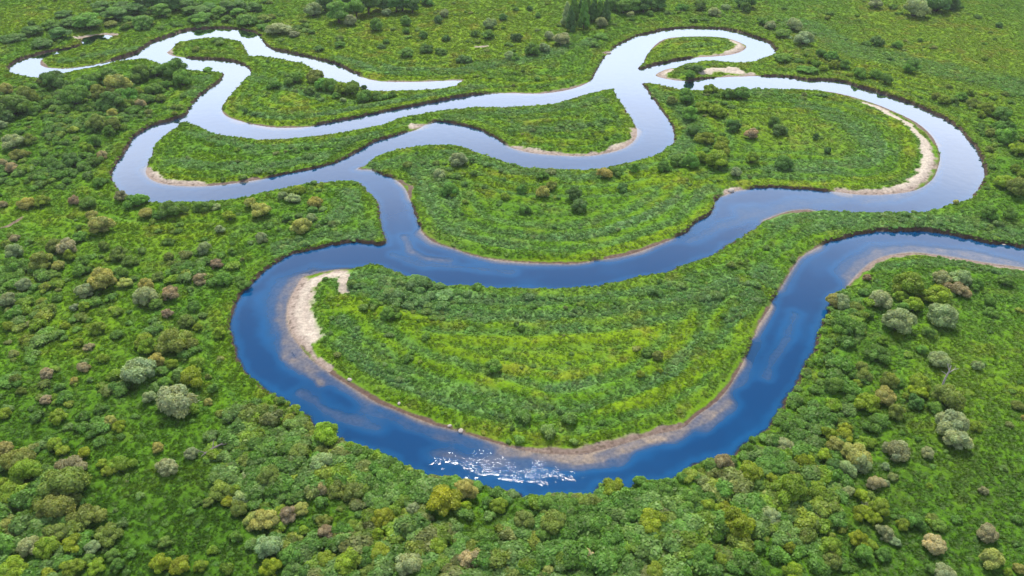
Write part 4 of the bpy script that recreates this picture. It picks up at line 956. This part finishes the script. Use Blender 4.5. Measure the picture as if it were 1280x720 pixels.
# growth near the water stays low inside the bends, hugs it on the outer banks
inner = (blobs(*to_photo(P[:, 0], P[:, 1]), [(680, 450, 290, 95, 1), (780, 270, 330, 55, 1), (1000, 180, 170, 60, .8), (450, 130, 330, 60, .6), (880, 62, 60, 20, 1)]))
prob *= np.where((d < 4) & (inner > .4), .12, 1) * np.where(inner > .4, .45, 1)
m = (r.random(len(P)) < prob) & sd & keepout(P); P = P[m]; d = d[m]
sh = sh[m]; cvm = tuple(c[m] for c in cv); inner = inner[m]
h = terrain(P, d)[0]
sz = np.minimum(r.lognormal(0, .33, len(P)), 1.6) * (.72 + .75 * sh) * np.where(inner > .5, .62, 1) * (1 + .2 * sstep(200, 420, P[:, 1]))
sz = np.minimum(sz, .5 + d * .5)
S = np.stack([sz * r.uniform(.9, 1.25, len(P)), sz * r.uniform(.9, 1.25, len(P)), sz * r.uniform(.65, 1.05, len(P))], -1)
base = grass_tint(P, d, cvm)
pal = 1.85 * np.array([[.055, .122, .016], [.068, .142, .026], [.098, .160, .044], [.110, .170, .013], [.110, .140, .026], [.150, .175, .024], [.13, .135, .05]])
grp = np.clip(fbm(P[:, 0], P[:, 1], 12, 3, 88) * 1.0 + r.normal(0, .22, len(P)), 0, .999)
pi = np.searchsorted([.34, .54, .68, .80, .90, .975], grp)
tc = pal[pi] * 1.2 * .65 + base * .38
tc = tc + (C_REED * .9 - tc) * (cvm[1] * .55)[:, None]
tc *= r.uniform(.80, 1.2, (len(P), 1))
scatter('shrubbery', P, h - .05, S, tc, low, 'low dense green shrubs covering the banks and hollows of the meadow', 'shrubbery')
print('shrubs', len(P))

# herbs and grass tufts
P, r = sample(4.6, 70, 480, 22)
yk = np.clip((150 / P[:, 1]) ** 1.15, .36, 1); m = r.random(len(P)) < yk; P = P[m]; yk = yk[m]
d = sdf(P); m = (d > .25); P, d, yk = P[m], d[m], yk[m]
sd = sand_mask(P); m = (sd < .25) | ((r.random(len(P)) < .05) & (sd < .98)); P, d, yk, sd = P[m], d[m], yk[m], sd[m]
h, d, dd, soft, _ = terrain(P, d)
m = (dd > .35) & (h > .3); P, d, h, yk = P[m], d[m], h[m], yk[m]
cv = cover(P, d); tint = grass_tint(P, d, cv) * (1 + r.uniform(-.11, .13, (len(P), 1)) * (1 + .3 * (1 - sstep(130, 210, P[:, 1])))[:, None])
tint *= 1 + r.normal(0, .05, (len(P), 3))
sz = .32 * yk ** -.5 * r.lognormal(0, .32, len(P)) * (1 + .25 * cv[1])
inn_ = np.clip(blobs(*to_photo(P[:, 0], P[:, 1]), [(680, 450, 290, 95, 1), (780, 270, 330, 55, 1), (1000, 180, 170, 60, .8), (450, 130, 330, 60, .6), (880, 62, 60, 20, 1)]), 0, 1)
isherb = r.random(len(P)) < np.clip((.22 + .6 * cv[1] + .3 * cv[0] - .15 * cv[2]) * (1 - .35 * inn_), .12, .95)
sz *= 1 - .15 * inn_
inn_ = np.clip(blobs(*to_photo(P[:, 0], P[:, 1]), [(680, 450, 290, 95, 1), (780, 270, 330, 55, 1), (1000, 180, 170, 60, .8), (450, 130, 330, 60, .6), (880, 62, 60, 20, 1)]), 0, 1)
tint *= np.where(isherb, 1.14, .93)[:, None]
hz = np.where(isherb, .8, .9)
S = np.stack([sz * 1.15, sz * 1.15, np.minimum(sz, .65) * hz * (1 - .3 * inn_) * (.66 + .15 * (1 - sstep(130, 200, P[:, 1]))) * (1 + .9 * cv[1]) * r.uniform(.7, 1.3, len(P)) * np.where(isherb, 1.0 + .3 * cv[1], 1.0)], -1)
i = isherb
scatter('undergrowth', P[i], h[i] - .03, S[i], tint[i], herb, 'knee-high leafy herbs and reeds spread over the whole meadow', 'undergrowth')
j = ~isherb
scatter('grass', P[j], h[j] - .03, S[j], tint[j], tuft, 'tufted meadow grass leaning in the wind between the bushes', 'grass', rx=r.uniform(-.7, .7, j.sum()))
print('herbs', i.sum(), 'grass', j.sum())

# ------------------------------------------------------------------ dead wood and stones
def on_ground(px, py, z=1.0):
    q = to_world(px, py, z).reshape(1, 2); hh = terrain(q)[0][0]
    return q[0, 0], q[0, 1], hh
def snag(name, px, py, rot, sc, trunk, branches, label, cat, wood=None):
    wood = wood or M_DEAD
    x, y, z = on_ground(px, py)
    root = bpy.data.objects.new(name, None); COL.objects.link(root); root.location = (x, y, z + .1); root.rotation_euler = (0, 0, rot); root.scale = (sc,) * 3
    add('trunk', tubes('trunk', [trunk], wood, 8), root)
    for b in branches: add('branch', tubes('branch', b, wood, 5), root)
    root['label'] = label; root['category'] = cat
snag('dead_tree', 1178, 482, 0, 1.0, [(0, 0, -.3, .24), (.25, .4, 1.5, .2), (.9, 1.0, 3.0, .16), (1.2, 1.5, 4.2, .07)],
     [[[(.7, .8, 2.6, .13), (1.9, 1.0, 3.5, .09), (2.7, .9, 3.8, .03)], [(1.9, 1.0, 3.5, .06), (2.3, 1.5, 4.0, .02)]],
      [[(.9, 1.0, 3.0, .12), (.5, 1.5, 4.1, .07), (.2, 1.7, 4.8, .02)], [(.5, 1.5, 4.1, .05), (.9, 1.8, 4.8, .02)]],
      [[(.5, .6, 2.2, .09), (-.3, .7, 2.9, .05), (-.8, .9, 3.1, .02)]]],
     'bleached white dead tree standing bare on the right-hand meadow', 'dead tree')
snag('fallen_tree', 258, 571, .72, 1.0, [(-.2, 0, .9, .26), (1.6, .1, 1.1, .22), (3.4, -.1, 1.3, .15), (5.2, .1, 1.5, .05)],
     [[[(1.6, .1, 1.1, .12), (2.2, .9, 1.7, .07), (2.6, 1.5, 1.9, .02)], [(2.2, .9, 1.7, .05), (2.9, 1.0, 2.2, .02)]],
      [[(3.0, 0, 1.25, .1), (3.8, -.9, 1.6, .05), (4.3, -1.3, 1.9, .02)]],
      [[(.1, 0, .95, .12), (-.7, .6, 1.6, .07), (-1.1, 1.0, 1.8, .03)], [(-.2, 0, .9, .12), (-.9, -.5, 1.3, .06), (-1.2, -1.0, 1.5, .02)]]],
     'grey fallen tree with bare branches lying in the lower left scrub', 'dead tree', simple_mat('grey_wood', (.17, .15, .145)))
def stone(px, py, s, label, seed, z=.3):
    r = np.random.default_rng(seed); x, y, hh = on_ground(px, py, z)
    v, f = ico(3); v = v * (1 + .35 * (fbm(v[:, 0] * 2 + seed, v[:, 1] * 2 + v[:, 2] * 3, 1.0, 3, seed) - .5)[:, None]) * [1.2, .9, .65]
    me = raw_mesh('stone', v, f, M_ROCK, smooth=True); o = add('stone', me); o.location = (x, y, hh + .1 * s); o.scale = (s,) * 3; o.rotation_euler = (0, 0, r.uniform(0, 6))
    o['label'] = label; o['category'] = 'stone'; o['group'] = 'pale stones at the water edge'
stone(1256, 304, .75, 'pale stone under the far bank at the right edge of the photo', 1, .4)
stone(576, 537, .55, 'pale stone at the waterline, lower left tip of the near bar', 2, .4)
stone(562, 531, .4, 'small pale stone left of the larger one on the bank inside the near bend', 3, .4)
stone(437, 474, .5, 'pale stone on the thin shore inside the near bend, lower left', 4, .4)
stone(499, 504, .4, 'small pale stone halfway down the thin shore inside the near bend', 5, .4)
stone(761, 65, .9, 'pale stone on the bank left above the wide junction', 6, .6)
stone(914, 237, 1.0, 'pale stone on the sandy notch where the central island meets the right loop', 7, .5)

# ------------------------------------------------------------------ sky, sun, air, camera
SUN_EL, SUN_AZ = math.radians(SUN_E), math.radians(SUN_A)      # azimuth clockwise from +Y (straight ahead)
sc = bpy.context.scene
w = bpy.data.worlds.new('World'); sc.world = w; w.use_nodes = True
nt = w.node_tree; nt.nodes.clear(); L = nt.links.new
sky = nt.nodes.new('ShaderNodeTexSky'); sky.sky_type = 'NISHITA'; sky.sun_disc = False
sky.sun_elevation = SUN_EL; sky.sun_rotation = SUN_AZ; sky.air_density = 1.0; sky.dust_density = DUST; sky.ozone_density = 1.5
tc = nt.nodes.new('ShaderNodeTexCoord'); mp = nt.nodes.new('ShaderNodeMapping'); mp.inputs['Scale'].default_value = (1, 1, 2.6)
cn = nt.nodes.new('ShaderNodeTexNoise'); cn.inputs['Scale'].default_value = 1.7; cn.inputs['Detail'].default_value = 5; cn.inputs['Roughness'].default_value = .5
L(tc.outputs['Generated'], mp.inputs[0]); L(mp.outputs[0], cn.inputs['Vector'])
cr = nt.nodes.new('ShaderNodeMapRange'); cr.inputs['From Min'].default_value = .38; cr.inputs['From Max'].default_value = .66; cr.inputs['To Min'].default_value = CLOUD0; cr.inputs['To Max'].default_value = CLOUD1
L(cn.outputs['Fac'], cr.inputs['Value'])
mx = nt.nodes.new('ShaderNodeMix'); mx.data_type = 'RGBA'; mx.inputs['B'].default_value = CLOUDC
L(cr.outputs[0], mx.inputs['Factor']); L(sky.outputs[0], mx.inputs['A'])
bg = nt.nodes.new('ShaderNodeBackground'); bg.inputs['Strength'].default_value = SKY_S
L(mx.outputs['Result'], bg.inputs['Color']); wo = nt.nodes.new('ShaderNodeOutputWorld'); L(bg.outputs[0], wo.inputs['Surface'])

sl = bpy.data.lights.new('sun', 'SUN'); sl.energy = SUN_S; sl.angle = math.radians(SUN_W); sl.color = (1, .91, .76)
so = bpy.data.objects.new('sun', sl); COL.objects.link(so)
dirv = Vector((math.sin(SUN_AZ) * math.cos(SUN_EL), math.cos(SUN_AZ) * math.cos(SUN_EL), math.sin(SUN_EL)))
so.rotation_euler = dirv.to_track_quat('Z', 'Y').to_euler()

if HAZE > 0:
    hv = np.array([[x, y, z] for z in (-4, 128) for y in (-60, 1500) for x in (-1000, 1000)], float)
    hf = np.array([[0, 2, 3, 1], [4, 5, 7, 6], [0, 1, 5, 4], [2, 6, 7, 3], [0, 4, 6, 2], [1, 3, 7, 5]])
    m_, nt, o_ = mat('haze_air'); pv = nt.nodes.new('ShaderNodeVolumePrincipled')
    pv.inputs['Color'].default_value = (.80, .87, 1, 1); pv.inputs['Density'].default_value = HAZE; pv.inputs['Anisotropy'].default_value = .3
    nt.links.new(pv.outputs[0], o_.inputs['Volume'])
    ho = add('haze', raw_mesh('haze', hv, hf, m_)); ho['kind'] = 'stuff'; ho['label'] = 'thin pale haze softening the far meadows'; ho['category'] = 'haze'

cam = bpy.data.cameras.new('camera'); co = bpy.data.objects.new('camera', cam); COL.objects.link(co)
co.location = (0, 0, H); co.rotation_euler = (math.radians(90) - PITCH, 0, 0)
cam.sensor_width = 36; cam.lens = F / 1280 * 36; cam.clip_start = 1; cam.clip_end = 20000
sc.camera = co
vs = sc.view_settings; sc.display_settings.display_device = 'sRGB'
vs.view_transform = 'Standard'; vs.look = 'None'; vs.exposure = EXPO; vs.gamma = 1; vs.use_curve_mapping = False
cy = sc.cycles
cy.max_bounces = 6; cy.diffuse_bounces = 2; cy.glossy_bounces = 2; cy.transmission_bounces = 3; cy.transparent_max_bounces = 6; cy.volume_bounces = 0
cy.use_denoising = True
try: cy.denoiser = 'OPENIMAGEDENOISE'
except Exception: pass
cy.sample_clamp_indirect = 4
